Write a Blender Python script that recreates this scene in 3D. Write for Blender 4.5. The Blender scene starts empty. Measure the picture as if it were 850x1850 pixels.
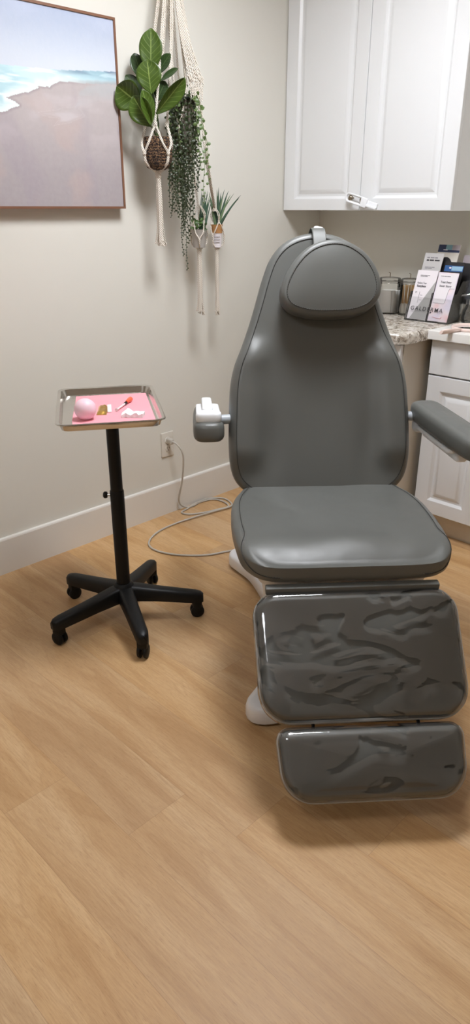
import bpy, bmesh, math, random
from mathutils import Vector, Matrix, noise
random.seed(7)
R = math.radians
scene = bpy.context.scene
COL = scene.collection
SQ = 2 ** -.5

# ------------------------------------------------------------------ colours and materials
def lin(c):
    c = c / 255.
    return c / 12.92 if c <= .04045 else ((c + .055) / 1.055) ** 2.4
def rgb(r, g, b):
    return (lin(r), lin(g), lin(b), 1)

class NT:
    """small helper round a node tree"""
    def __init__(self, name):
        self.m = bpy.data.materials.new(name); self.m.use_nodes = True
        self.t = self.m.node_tree; self.t.nodes.clear()
        self.out = self.n('ShaderNodeOutputMaterial')
    def n(self, kind, **kw):
        nd = self.t.nodes.new(kind)
        for k, v in kw.items(): setattr(nd, k, v)
        return nd
    def link(self, a, b): self.t.links.new(a, b)
    def math(self, op, a, b=None, c=None, clamp=False):
        nd = self.n('ShaderNodeMath', operation=op, use_clamp=clamp)
        for i, v in enumerate((a, b, c)):
            if v is None: continue
            if isinstance(v, (int, float)): nd.inputs[i].default_value = v
            else: self.link(v, nd.inputs[i])
        return nd.outputs[0]
    def mix(self, f, a, b, blend='MIX'):
        nd = self.n('ShaderNodeMix', data_type='RGBA', blend_type=blend)
        for s, v in ((nd.inputs[0], f), (nd.inputs[6], a), (nd.inputs[7], b)):
            if isinstance(v, (int, float)): s.default_value = v
            elif isinstance(v, tuple): s.default_value = v
            else: self.link(v, s)
        return nd.outputs[2]
    def ramp(self, f, stops, interp='LINEAR'):
        nd = self.n('ShaderNodeValToRGB'); cr = nd.color_ramp; cr.interpolation = interp
        while len(cr.elements) < len(stops): cr.elements.new(.5)
        for e, (p, c) in zip(cr.elements, stops):
            e.position = p; e.color = c if isinstance(c, tuple) else (c, c, c, 1)
        self.link(f, nd.inputs[0]); return nd.outputs[0]
    def coord(self, kind='Object', scale=None, loc=None, rot=None):
        tc = self.n('ShaderNodeTexCoord').outputs[kind]
        if scale or loc or rot:
            mp = self.n('ShaderNodeMapping')
            if scale: mp.inputs['Scale'].default_value = scale
            if loc: mp.inputs['Location'].default_value = loc
            if rot: mp.inputs['Rotation'].default_value = rot
            self.link(tc, mp.inputs[0]); return mp.outputs[0]
        return tc
    def noise(self, vec, scale, detail=3, rough=.5, dist=0):
        nd = self.n('ShaderNodeTexNoise'); nd.inputs['Scale'].default_value = scale
        nd.inputs['Detail'].default_value = detail; nd.inputs['Roughness'].default_value = rough
        nd.inputs['Distortion'].default_value = dist
        self.link(vec, nd.inputs['Vector']); return nd.outputs['Fac']
    def bump(self, h, strength=.2, dist=.002):
        nd = self.n('ShaderNodeBump'); nd.inputs['Strength'].default_value = strength
        nd.inputs['Distance'].default_value = dist; self.link(h, nd.inputs['Height'])
        return nd.outputs[0]
    def bsdf(self, color, rough=.5, metal=0, normal=None, **kw):
        b = self.n('ShaderNodeBsdfPrincipled')
        def put(k, v):
            s = b.inputs[k]
            if isinstance(v, (int, float, tuple)): s.default_value = v
            else: self.link(v, s)
        put('Base Color', color); put('Roughness', rough); put('Metallic', metal)
        for k, v in kw.items(): put(k.replace('_', ' '), v)
        if normal is not None: self.link(normal, b.inputs['Normal'])
        return b
    def done(self, shader):
        self.link(shader.outputs[0] if hasattr(shader, 'outputs') else shader, self.out.inputs[0]); return self.m

M = {}
def simple(name, col, rough=.5, metal=0, bump=0, bscale=200, var=.04, **kw):
    t = NT(name)
    v = t.coord()
    n = t.noise(v, 9, 3)
    c = t.mix(n, tuple(x * (1 - var) for x in col[:3]) + (1,), tuple(min(1, x * (1 + var)) for x in col[:3]) + (1,))
    nm = t.bump(t.noise(v, bscale, 4), bump, .001) if bump else None
    M[name] = t.done(t.bsdf(c, rough, metal, nm, **kw)); return M[name]

simple('wall_paint', rgb(220, 217, 208), .65, bump=.08, bscale=350, var=.012)
simple('ceiling_paint', rgb(235, 233, 228), .8, bump=.1, bscale=150, var=.01)
simple('trim_paint', rgb(226, 222, 215), .35, var=.01)
simple('cabinet_white', rgb(226, 227, 228), .33, var=.008)
simple('cabinet_end', rgb(206, 198, 184), .45, var=.01)
simple('cabinet_inside', rgb(120, 112, 100), .6)
simple('counter_white', rgb(232, 230, 226), .18, var=.01)
simple('white_plastic', rgb(228, 228, 230), .3, var=.01)
simple('bright_plastic', rgb(238, 240, 243), .35, var=.01)
simple('bracket_grey', rgb(178, 184, 190), .35, var=.01)
simple('black_metal', rgb(9, 9, 10), .45, bump=.1, bscale=600, Specular_IOR_Level=.3)
simple('black_plastic', rgb(10, 10, 11), .4, Specular_IOR_Level=.3)
simple('rubber', rgb(9, 9, 9), .55, Specular_IOR_Level=.3)
simple('chrome', rgb(205, 206, 206), .15, 1)
simple('nickel', rgb(150, 138, 122), .28, 1)
simple('dark_pin', rgb(45, 42, 40), .3, 1)
simple('outlet_plastic', rgb(214, 208, 197), .35, var=.005)
simple('socket_dark', rgb(70, 66, 60), .5)
simple('cord_grey', rgb(186, 180, 170), .45, var=.02)
simple('frame_wood', rgb(122, 84, 62), .45, bump=.15, bscale=90, var=.12)
simple('canvas_side', rgb(150, 138, 132), .8)
simple('pink_paper', rgb(236, 160, 170), .8, bump=.05, var=.02)
simple('pink_foam', rgb(238, 206, 216), .42, var=.02, Subsurface_Weight=.15)
simple('gauze', rgb(240, 240, 240), .9, bump=.4, bscale=500, var=.02)
simple('tissue', rgb(246, 245, 243), .9, bump=.3, bscale=300, var=.03)
simple('gold_foil', rgb(214, 170, 92), .32, 1, bump=.6, bscale=90, var=.2)
simple('orange_cap', rgb(236, 105, 70), .35)
simple('syringe_clear', rgb(236, 226, 226), .25)
simple('mirror_rim', rgb(243, 220, 212), .3, var=.02)
simple('mirror_glass', rgb(225, 228, 230), .03, 1)
simple('pot_taupe', rgb(116, 108, 98), .45, var=.08)
simple('pot_dark', rgb(30, 32, 28), .5)
simple('pot_galv', rgb(178, 174, 168), .5, bump=.2, bscale=60, var=.14)
simple('cork', rgb(168, 122, 74), .85, bump=.8, bscale=260, var=.4)
simple('soil', rgb(42, 32, 24), .95, bump=.9, bscale=120, var=.4)
simple('stem_green', rgb(58, 76, 36), .55)
simple('swab_wood', rgb(196, 158, 108), .7, var=.12)
simple('swab_tip', rgb(240, 238, 232), .95, bump=.4, bscale=700)
simple('ink', rgb(52, 50, 54), .7)
simple('ink_soft', rgb(138, 134, 138), .7)
simple('card_white', rgb(236, 230, 234), .35, var=.015)
simple('card_grey', rgb(172, 170, 168), .4, var=.02)
simple('card_silver', rgb(196, 193, 192), .35, var=.02)
simple('card_navy', rgb(36, 48, 82), .35)
simple('card_blue', rgb(52, 94, 150), .35, var=.08)
simple('card_sky', rgb(150, 186, 208), .35)
simple('card_teal', rgb(120, 160, 172), .35)
simple('card_black', rgb(32, 30, 32), .4)
simple('card_cream', rgb(214, 208, 198), .4)
simple('card_mauve', rgb(170, 160, 166), .4)
simple('card_copper', rgb(176, 140, 118), .35)
simple('red_ink', rgb(214, 150, 150), .6)

# two-tone pale pink / lilac pamphlet print
t = NT('card_blush')
v = t.coord('Object')
M['card_blush'] = t.done(t.bsdf(t.ramp(t.noise(v, 14, 1.5, .4), [(.36, rgb(226, 216, 230)), (.5, rgb(240, 226, 230)), (.64, rgb(240, 196, 198))]), .32))

# grey upholstery vinyl
t = NT('vinyl')
v = t.coord()
c = t.mix(t.noise(v, 5, 3), rgb(91, 92, 89), rgb(98, 99, 95))
vo = t.n('ShaderNodeTexVoronoi', feature='DISTANCE_TO_EDGE'); vo.inputs['Scale'].default_value = 420
t.link(v, vo.inputs['Vector'])
h = t.math('ADD', vo.outputs['Distance'], t.noise(v, 30, 3))
M['vinyl'] = t.done(t.bsdf(c, t.ramp(t.noise(v, 12, 3), [(.3, .36), (.7, .46)]), 0, t.bump(h, .12, .0012)))
simple('vinyl_dark', rgb(50, 50, 48), .45, bump=.2, bscale=500)
simple('thread', rgb(125, 125, 120), .7)
simple('thread_dark', rgb(58, 58, 56), .7)

# clear plastic film over the leg pads: sharp patches where it clings to the pad, glossy where it lifts off
t = NT('clear_film')
v = t.coord('Object', scale=(1, 1, 1))
wv = t.coord('Object', scale=(2.4, 6, 6), rot=(R(10), R(24), 0))
cling = t.ramp(t.noise(wv, 2.0, 4, .5, 1.5), [(.41, 0), (.43, 1)])
tr = t.n('ShaderNodeBsdfTransparent'); tr.inputs[0].default_value = (.97, .97, .965, 1)
fold = t.noise(wv, 2.4, 3, .5, .8)
fine = t.noise(t.coord('Object', scale=(3, 9, 9)), 6, 2, .5, .6)
nm = t.bump(t.math('ADD', fold, t.math('MULTIPLY', fine, .04)), .075, .012)
gl = t.n('ShaderNodeBsdfGlossy'); gl.inputs['Roughness'].default_value = .07; t.link(nm, gl.inputs['Normal'])
fr = t.n('ShaderNodeFresnel'); fr.inputs['IOR'].default_value = 1.7; t.link(nm, fr.inputs['Normal'])
fac = t.math('MULTIPLY', fr.outputs[0], t.math('MULTIPLY_ADD', cling, 1.2, .3), clamp=True)
ms = t.n('ShaderNodeMixShader'); t.link(fac, ms.inputs[0]); t.link(tr.outputs[0], ms.inputs[1]); t.link(gl.outputs[0], ms.inputs[2])
df = t.n('ShaderNodeBsdfDiffuse'); df.inputs[0].default_value = rgb(190, 188, 184)
m2 = t.n('ShaderNodeMixShader'); t.link(t.math('MULTIPLY_ADD', cling, .055, .004), m2.inputs[0])  # pale diffuse haze painted into the lifted patches as reflected sheen
t.link(ms.outputs[0], m2.inputs[1]); t.link(df.outputs[0], m2.inputs[2])
M['clear_film'] = t.done(m2)
t = NT('film_piping')
tr = t.n('ShaderNodeBsdfTransparent'); tr.inputs[0].default_value = (.92, .92, .92, 1)
b = t.bsdf(rgb(176, 172, 166), .25, 0, t.bump(t.noise(t.coord(), 90, 3), .6, .003))
ms = t.n('ShaderNodeMixShader'); ms.inputs[0].default_value = .62
t.link(tr.outputs[0], ms.inputs[1]); t.link(b.outputs[0], ms.inputs[2])
M['film_piping'] = t.done(ms)
# clear acrylic / glass thin walls
def thin_glass(name, tint, ior, rough=.03, haze=.0):
    t = NT(name)
    tr = t.n('ShaderNodeBsdfTransparent'); tr.inputs[0].default_value = tint
    gl = t.n('ShaderNodeBsdfGlossy'); gl.inputs['Roughness'].default_value = rough
    fr = t.n('ShaderNodeFresnel'); fr.inputs['IOR'].default_value = ior
    ms = t.n('ShaderNodeMixShader'); t.link(fr.outputs[0], ms.inputs[0]); t.link(tr.outputs[0], ms.inputs[1]); t.link(gl.outputs[0], ms.inputs[2])
    if haze:
        df = t.n('ShaderNodeBsdfDiffuse'); df.inputs[0].default_value = rgb(200, 196, 188)
        m2 = t.n('ShaderNodeMixShader'); m2.inputs[0].default_value = haze
        t.link(ms.outputs[0], m2.inputs[1]); t.link(df.outputs[0], m2.inputs[2]); ms = m2
    M[name] = t.done(ms)
thin_glass('acrylic', (.97, .97, .965, 1), 1.4)
thin_glass('glass', (.85, .87, .88, 1), 1.5, .02, .05)
thin_glass('acrylic_edge', (.92, .92, .91, 1), 1.45, .05, .07)

# brushed stainless tray
t = NT('stainless')
v = t.coord('Object', scale=(1, 30, 30))
n = t.noise(v, 14, 3)
M['stainless'] = t.done(t.bsdf(t.mix(n, rgb(196, 192, 186), rgb(214, 211, 206)), t.ramp(n, [(.3, .16), (.7, .26)]), 1, t.bump(n, .03, .001)))

# cream cotton cord with a twisted lay
t = NT('cotton_cord')
v = t.coord()
wv = t.n('ShaderNodeTexWave', wave_type='BANDS', bands_direction='DIAGONAL'); wv.inputs['Scale'].default_value = 70
wv.inputs['Distortion'].default_value = 1.5; t.link(v, wv.inputs['Vector'])
M['cotton_cord'] = t.done(t.bsdf(t.mix(wv.outputs['Fac'], rgb(206, 195, 180), rgb(238, 230, 219)), .9, 0, t.bump(wv.outputs['Fac'], .7, .003)))

# bark-like woven basket
t = NT('basket_weave')
v = t.coord('Object', scale=(1, 1, 2.6))
n = t.noise(v, 34, 3, .55, 1.4)
w = t.n('ShaderNodeTexWave', wave_type='BANDS', bands_direction='Z'); w.inputs['Scale'].default_value = 30
w.inputs['Distortion'].default_value = 9; w.inputs['Detail'].default_value = 3; w.inputs['Detail Scale'].default_value = 5
t.link(t.coord('Object'), w.inputs['Vector'])
f = t.math('MULTIPLY_ADD', w.outputs['Fac'], .7, t.math('MULTIPLY', n, .35))
M['basket_weave'] = t.done(t.bsdf(t.ramp(f, [(.25, rgb(30, 18, 12)), (.5, rgb(78, 50, 32)), (.72, rgb(126, 90, 60)), (.95, rgb(176, 140, 104))]), .8, 0, t.bump(f, 1, .012)))

# leaves: UV.x across (0..1, midrib .5), UV.y along
def leaf_mat(name, dark, light, vein, nveins=7):
    t = NT(name)
    uv = t.coord('UV'); sp = t.n('ShaderNodeSeparateXYZ'); t.link(uv, sp.inputs[0])
    ax = t.math('ABSOLUTE', t.math('SUBTRACT', sp.outputs[0], .5))
    rib = t.math('LESS_THAN', ax, .022)
    s = t.math('FRACT', t.math('MULTIPLY', t.math('SUBTRACT', sp.outputs[1], t.math('MULTIPLY', ax, .55)), nveins))
    sv = t.math('MULTIPLY', t.math('LESS_THAN', s, .09), t.math('LESS_THAN', ax, .44))
    vn = t.math('MAXIMUM', rib, t.math('MULTIPLY', sv, .55))
    c = t.mix(t.noise(t.coord(), 16, 3), dark, light)
    c = t.mix(vn, c, vein)
    M[name] = t.done(t.bsdf(c, .33, 0, t.bump(vn, .3, .002)))
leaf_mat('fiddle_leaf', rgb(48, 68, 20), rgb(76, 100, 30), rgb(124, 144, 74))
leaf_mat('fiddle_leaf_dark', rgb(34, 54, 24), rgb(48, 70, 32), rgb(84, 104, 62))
simple('pearl_leaf', rgb(48, 59, 31), .45, var=.35)
simple('pearl_leaf_light', rgb(88, 108, 60), .45, var=.25)
simple('blade_green', rgb(62, 88, 70), .45, var=.3)
simple('blade_light', rgb(104, 126, 92), .45, var=.2)
simple('herb_green', rgb(70, 100, 44), .5, var=.3)

# speckled granite laminate
t = NT('granite')
v = t.coord()
a = t.noise(v, 40, 6, .65, .8); b = t.noise(t.coord('Object', loc=(3, 1, 2)), 90, 5, .7, .5); d = t.noise(v, 9, 3, .5, 1.2)
c = t.ramp(a, [(.3, rgb(84, 76, 68)), (.42, rgb(150, 138, 124)), (.5, rgb(200, 192, 180)), (.66, rgb(226, 221, 212))])
c = t.mix(t.ramp(b, [(.34, 1.0), (.44, 0.)]), c, rgb(44, 40, 38))
c = t.mix(t.ramp(d, [(.5, 0.), (.7, .5)]), c, rgb(150, 140, 128))
M['granite'] = t.done(t.bsdf(c, .14))

# vinyl plank floor: planks .18 x 1.22 along X, cathedral oak grain
t = NT('oak_plank')
sp = t.n('ShaderNodeSeparateXYZ'); t.link(t.coord('Object'), sp.inputs[0])
X, Y = sp.outputs[0], sp.outputs[1]
yr = t.math('DIVIDE', t.math('ADD', Y, 2.225), .18)
row = t.math('FLOOR', yr); fy = t.math('FRACT', yr)
r1 = t.math('ADD', row, 1); r2 = t.math('ADD', row, 2)
cub = t.math('MULTIPLY', t.math('MULTIPLY', row, r1), t.math('MULTIPLY', r2, .4317))
off = t.math('ADD', t.math('MULTIPLY_ADD', row, .1455, 1.607), t.math('MULTIPLY', t.math('MULTIPLY', row, row), -.0415))
off = t.math('ADD', off, cub)
xr = t.math('DIVIDE', t.math('SUBTRACT', X, off), 1.22)
col_i = t.math('FLOOR', xr); fx = t.math('FRACT', xr)
cid = t.n('ShaderNodeCombineXYZ'); t.link(row, cid.inputs[0]); t.link(col_i, cid.inputs[1])
wn = t.n('ShaderNodeTexWhiteNoise', noise_dimensions='3D'); t.link(cid.outputs[0], wn.inputs['Vector'])
rnd = wn.outputs['Value']
gv = t.n('ShaderNodeCombineXYZ')
t.link(t.math('MULTIPLY', X, 1.1), gv.inputs[0]); t.link(t.math('MULTIPLY', Y, 9), gv.inputs[1]); t.link(t.math('MULTIPLY', rnd, 37), gv.inputs[2])
broad = t.noise(gv.outputs[0], 1.3, 3, .5, .6)
rings = t.math('FRACT', t.math('MULTIPLY', broad, 9))
rings = t.math('ABSOLUTE', t.math('MULTIPLY_ADD', rings, 2, -1))
gv2 = t.n('ShaderNodeCombineXYZ')
t.link(t.math('MULTIPLY', X, 9), gv2.inputs[0]); t.link(t.math('MULTIPLY', Y, 130), gv2.inputs[1]); t.link(t.math('MULTIPLY', rnd, 11), gv2.inputs[2])
fib = t.noise(gv2.outputs[0], 2.2, 4, .65, .3)
gv3 = t.n('ShaderNodeCombineXYZ')
t.link(t.math('MULTIPLY', X, 34), gv3.inputs[0]); t.link(t.math('MULTIPLY', Y, 420), gv3.inputs[1])
pore = t.noise(gv3.outputs[0], 1.5, 2, .5)
c = t.ramp(broad, [(.3, rgb(180, 143, 102)), (.5, rgb(196, 161, 120)), (.7, rgb(206, 174, 135))])
c = t.mix(t.math('MULTIPLY', t.ramp(rings, [(.0, 1.), (.35, 0.)]), .16), c, rgb(150, 112, 74))
c = t.mix(t.ramp(fib, [(.3, .32), (.62, 0.)]), c, rgb(150, 108, 68))
c = t.mix(t.ramp(pore, [(.28, .35), (.42, 0.)]), c, rgb(132, 94, 58))
hsv = t.n('ShaderNodeHueSaturation'); t.link(c, hsv.inputs['Color'])
t.link(t.math('MULTIPLY_ADD', rnd, .11, .98), hsv.inputs['Value'])
t.link(t.math('MULTIPLY_ADD', wn.outputs['Value'], .1, 1.0), hsv.inputs['Saturation'])
ex = t.math('MINIMUM', t.math('MULTIPLY', fx, 1.22), t.math('MULTIPLY', t.math('SUBTRACT', 1, fx), 1.22))
ey = t.math('MINIMUM', t.math('MULTIPLY', fy, .18), t.math('MULTIPLY', t.math('SUBTRACT', 1, fy), .18))
seam = t.math('LESS_THAN', t.math('MINIMUM', ex, ey), .0006)
c = t.mix(t.math('MULTIPLY', seam, .3), hsv.outputs[0], rgb(110, 76, 46))
M['oak_plank'] = t.done(t.bsdf(c, t.ramp(fib, [(.3, .42), (.7, .5)]), 0, t.bump(t.math('ADD', fib, pore), .08, .001), Specular_IOR_Level=.4))

# painting surface takes its picture from a colour attribute made below
t = NT('seascape_paint')
at = t.n('ShaderNodeAttribute', attribute_name='picture')
v = t.coord()
c = t.mix(t.math('MULTIPLY', t.noise(v, 60, 4, .6), .12), at.outputs['Color'], rgb(232, 226, 222))
M['seascape_paint'] = t.done(t.bsdf(c, .6, 0, t.bump(t.noise(v, 45, 5, .6), .25, .002)))

t = NT('panel_light')
em = t.n('ShaderNodeEmission'); em.inputs[0].default_value = (.972, 1, 1.05, 1); em.inputs[1].default_value = 43
M['panel_light'] = t.done(em)
t = NT('fill_panel_light')
em = t.n('ShaderNodeEmission'); em.inputs[0].default_value = (.972, 1, 1.05, 1); em.inputs[1].default_value = 15
M['fill_panel_light'] = t.done(em)

# ------------------------------------------------------------------ mesh helpers
def finish(name, bm, mat, parent=None, smooth=40, kind=None):
    bmesh.ops.remove_doubles(bm, verts=bm.verts, dist=1e-6)
    bmesh.ops.recalc_face_normals(bm, faces=bm.faces)
    me = bpy.data.meshes.new(name); bm.to_mesh(me); bm.free()
    mats = mat if isinstance(mat, (list, tuple)) else [mat]
    for m in mats: me.materials.append(M[m])
    if smooth:
        for p in me.polygons: p.use_smooth = True
        me.set_sharp_from_angle(angle=R(smooth))
    o = bpy.data.objects.new(name, me); COL.objects.link(o)
    if parent is not None: o.parent = parent
    if kind: o['kind'] = kind
    return o
def tag(o, label, cat, group=None):
    o['label'] = label; o['category'] = cat
    if group: o['group'] = group
    return o
def thing(name, label, cat, loc=(0, 0, 0), rz=0, group=None):
    o = bpy.data.objects.new(name, None); COL.objects.link(o); o.empty_display_size = .05
    o.location = loc; o.rotation_euler = (0, 0, rz)
    return tag(o, label, cat, group)
def copy_tree(o, parent=None):
    c = o.copy(); COL.objects.link(c)
    if parent is not None: c.parent = parent
    for ch in list(o.children): copy_tree(ch, c)
    return c

def box(bm, c, s, rot=None, bevel=0, seg=2, mi=0):
    g = bmesh.ops.create_cube(bm, size=1)
    vs = g['verts']
    mt = Matrix.Translation(c) @ (rot.to_4x4() if rot is not None else Matrix()) @ Matrix.Diagonal((*s, 1))
    bmesh.ops.transform(bm, matrix=mt, verts=vs)
    fs = list({f for v in vs for f in v.link_faces})
    if bevel:
        es = list({e for v in vs for e in v.link_edges})
        r = bmesh.ops.bevel(bm, geom=es, offset=bevel, segments=seg, affect='EDGES', profile=.5)
        fs = list(set([f for f in fs if f.is_valid] + r['faces']))
    for f in fs: f.material_index = mi
def nb(): return bmesh.new()
def loft(bm, rings, cap0=True, cap1=True, closed=True, mi=0):
    vr = [[bm.verts.new(p) for p in r] for r in rings]
    n = len(vr[0])
    for a, b in zip(vr, vr[1:]):
        for i in range(n if closed else n - 1):
            f = bm.faces.new((a[i], a[(i + 1) % n], b[(i + 1) % n], b[i])); f.material_index = mi
    if cap0: bm.faces.new(vr[0]).material_index = mi
    if cap1: bm.faces.new(vr[-1]).material_index = mi
    return vr
def rrect(hx, hy, r, z, cx=0, cy=0, seg=6):
    pts = []
    r = max(1e-4, min(r, hx, hy))
    for k, (sx, sy) in enumerate(((1, 1), (-1, 1), (-1, -1), (1, -1))):
        for j in range(seg + 1):
            a = math.pi / 2 * (k + j / seg)
            pts.append(Vector((cx + sx * (hx - r) + r * math.cos(a), cy + sy * (hy - r) + r * math.sin(a), z)))
    return pts
def rbox(bm, hx, hy, z0, z1, r, e=.004, cx=0, cy=0, mat=None, taper=1.0):
    """box with rounded plan and softened top and bottom edges"""
    rings = []
    for k in range(4):
        a = math.pi / 2 * k / 3
        rings.append(rrect(hx - e + e * math.sin(a), hy - e + e * math.sin(a), r, z0 + e - e * math.cos(a), cx, cy))
    for k in range(4):
        a = math.pi / 2 * k / 3
        rings.append(rrect(hx * taper - e + e * math.cos(a), hy * taper - e + e * math.cos(a), r, z1 - e + e * math.sin(a), cx, cy))
    if mat is not None: rings = [[mat @ p for p in q] for q in rings]
    loft(bm, rings)
def lathe(bm, prof, seg=32, c=(0, 0, 0), mat=None, cap0=True, cap1=True):
    c = Vector(c); rings = []
    for r, z in prof:
        q = [Vector((r * math.cos(2 * math.pi * i / seg), r * math.sin(2 * math.pi * i / seg), z)) for i in range(seg)]
        if mat is not None: q = [mat @ p for p in q]
        rings.append([c + p for p in q])
    loft(bm, rings, cap0, cap1)
def spline(pts, n=8, closed=False):
    P = [Vector(p) for p in pts]; out = []
    m = len(P)
    for i in range(m if closed else m - 1):
        if closed: p0, p1, p2, p3 = P[i - 1], P[i], P[(i + 1) % m], P[(i + 2) % m]
        else: p0, p1, p2, p3 = P[max(i - 1, 0)], P[i], P[i + 1], P[min(i + 2, m - 1)]
        for k in range(n):
            s = k / n
            out.append(.5 * ((2 * p1) + (p2 - p0) * s + (2 * p0 - 5 * p1 + 4 * p2 - p3) * s * s + (3 * p1 - p0 - 3 * p2 + p3) * s ** 3))
    if not closed: out.append(P[-1])
    return out
def tube(bm, pts, r, seg=8, closed=False, flat=1.0, mi=0, caps=True):
    P = [Vector(p) for p in pts]; n = len(P); rings = []
    rf = r if callable(r) else (lambda s: r)
    t0 = (P[1] - P[0]).normalized()
    u = t0.orthogonal().normalized()
    for i in range(n):
        if closed: tg = P[(i + 1) % n] - P[i - 1]
        else: tg = P[min(i + 1, n - 1)] - P[max(i - 1, 0)]
        if tg.length < 1e-9: tg = t0
        tg.normalize()
        u = (u - tg * u.dot(tg))
        u = u.normalized() if u.length > 1e-6 else tg.orthogonal().normalized()
        w = tg.cross(u); rr = rf(i / max(1, n - 1))
        rings.append([P[i] + u * (rr * math.cos(2 * math.pi * k / seg)) + w * (rr * flat * math.sin(2 * math.pi * k / seg)) for k in range(seg)])
    if closed:
        rings.append(rings[0]); loft(bm, rings, False, False, mi=mi)
    else: loft(bm, rings, caps, caps, mi=mi)
def smooth01(a, b, x):
    s = max(0, min(1, (x - a) / (b - a))); return s * s * (3 - 2 * s)

# ------------------------------------------------------------------ the room
RX, RY, RH = 4.4, -5.2, 2.6
def slab(name, c, s, mat):
    b = nb(); box(b, c, s); return finish(name, b, mat, smooth=0, kind='structure')
slab('floor', (RX / 2, RY / 2, -.05), (RX + .2, -RY + .2, .1), 'oak_plank')
slab('ceiling', (RX / 2, RY / 2, RH + .05), (RX + .2, -RY + .2, .1), 'ceiling_paint')
slab('wall_left', (-.05, RY / 2, RH / 2), (.1, -RY, RH), 'wall_paint')
slab('wall_back', (RX / 2, .05, RH / 2), (RX + .2, .1, RH), 'wall_paint')
slab('wall_right', (RX + .05, RY / 2, RH / 2), (.1, -RY, RH), 'wall_paint')
slab('wall_front', (RX / 2, RY - .05, RH / 2), (RX + .2, .1, RH), 'wall_paint')
def baseboard(name, a, b):
    """a -> b along the wall, the room on the left of the direction"""
    a, b = Vector((*a, 0)), Vector((*b, 0)); d = (b - a).normalized(); nrm = Vector((-d.y, d.x, 0))
    prof = [(0, 0), (.015, 0), (.015, .147), (.0125, .153), (.008, .155), (0, .155)]
    bm = nb()
    loft(bm, [[p + nrm * x + Vector((0, 0, z)) for x, z in prof] for p in (a, b)])
    return finish(name, bm, 'trim_paint', smooth=0, kind='structure')
baseboard('baseboard_left', (0, 0), (0, RY))
baseboard('baseboard_right', (RX, RY), (RX, 0))
baseboard('baseboard_front', (0, RY), (RX, RY))
baseboard('baseboard_back', (RX, 0), (1.87, 0))
baseboard('baseboard_corner', (.28, 0), (0, 0))

def ceiling_panel(x, y, sx, sy, label, mat='panel_light'):
    th = thing('ceiling_light', label, 'ceiling light', (x, y, RH), group='flat ceiling light panels')
    b = nb()
    for sgn in (-1, 1):
        box(b, (0, sgn * (sy / 2 - .015), -.02), (sx, .03, .04)); box(b, (sgn * (sx / 2 - .015), 0, -.02), (.03, sy - .06, .04))
    finish('frame', b, 'white_plastic', th, 0)
    b = nb(); box(b, (0, 0, -.0225), (sx - .06, sy - .06, .015)); finish('diffuser', b, mat, th, 0)
ceiling_panel(1.1, -1.42, .62, .62, 'flat square ceiling light panel above the grey treatment chair')
ceiling_panel(1.75, -3.55, .62, .62, 'added flat square fill light panel on the unseen ceiling', 'fill_panel_light')  # unseen fill panel, added to brighten the floor near the camera

# ------------------------------------------------------------------ panelled doors
def panel_door(name, x0, x1, z0, z1, yf, parent, fr=.066, th=.02, mat='cabinet_white', frz=None):
    """raised-panel door, front face at y = yf looking towards -y"""
    b = nb(); frz = fr if frz is None else frz
    def ring(ins, dep, insz=None):
        iz = ins if insz is None else insz
        return [Vector((x0 + ins, yf + dep, z0 + iz)), Vector((x1 - ins, yf + dep, z0 + iz)),
                Vector((x1 - ins, yf + dep, z1 - iz)), Vector((x0 + ins, yf + dep, z1 - iz))]
    pr = [(-.003, 0), (0, .001), (.009, .0095), (.011, .0105), (.02, .0108), (.022, .010), (.037, .0022), (.041, .0016)]
    loft(b, [ring(0, th), ring(0, .0025), ring(.0008, .0007), ring(.0025, 0)] + [ring(fr + d, p, frz + d) for d, p in pr])
    return finish(name, b, mat, parent, 20)

# upper cabinet
uc = thing('wall_cabinet', 'white two-door wall cabinet hung in the room corner above the stone counter', 'wall cabinet', (0, 0, 1.37))
CH = .95
b = nb()
box(b, (.456, -.136, CH / 2), (.904, .268, CH)); finish('body', b, 'cabinet_white', uc, 0)
d1 = panel_door('door', .005, .4545, 0, CH, -.291, uc, frz=.05)
d2 = panel_door('door', .4575, .908, 0, CH, -.291, uc, frz=.05)
def knob_mesh(name, c, parent):
    b = nb()
    m = Matrix.Rotation(R(90), 4, 'X')
    lathe(b, [(.0035, 0), (.0035, .012), (.007, .016), (.0115, .02), (.012, .024), (.009, .029), (.004, .031)], 20, c, m)
    return finish(name, b, 'nickel', parent)
knob_mesh('knob', (.422, -.291, .052), d1)
knob_mesh('knob', (.485, -.291, .041), d2)
# child-safety lock looped over both knobs
lk = thing('cabinet_lock', 'white plastic safety lock looped over the two wall cabinet knobs', 'lock', (.453, -.318, 1.412))
def lk_m(c): return Matrix.Translation(c) @ Matrix.Rotation(R(14), 4, 'Y') @ Matrix.Rotation(R(90), 4, 'X')
b = nb()
loop = [lk_m((0, 0, .003)) @ p for p in rrect(.052, .0155, .015, .0)]
tube(b, loop, .0038, 8, True, 1.4)
finish('loop', b, 'bright_plastic', lk)
b = nb()
rbox(b, .017, .02, 0, .013, .006, .003, mat=lk_m((.052, -.001, -.01)))
finish('catch', b, 'bright_plastic', lk)
b = nb()
rbox(b, .03, .0125, .0, .009, .003, .002, mat=lk_m((.09, .002, -.02)))
rbox(b, .028, .004, .0, .014, .002, .0015, mat=lk_m((.09, .0, -.028)))
finish('slider', b, 'bright_plastic', lk)

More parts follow.
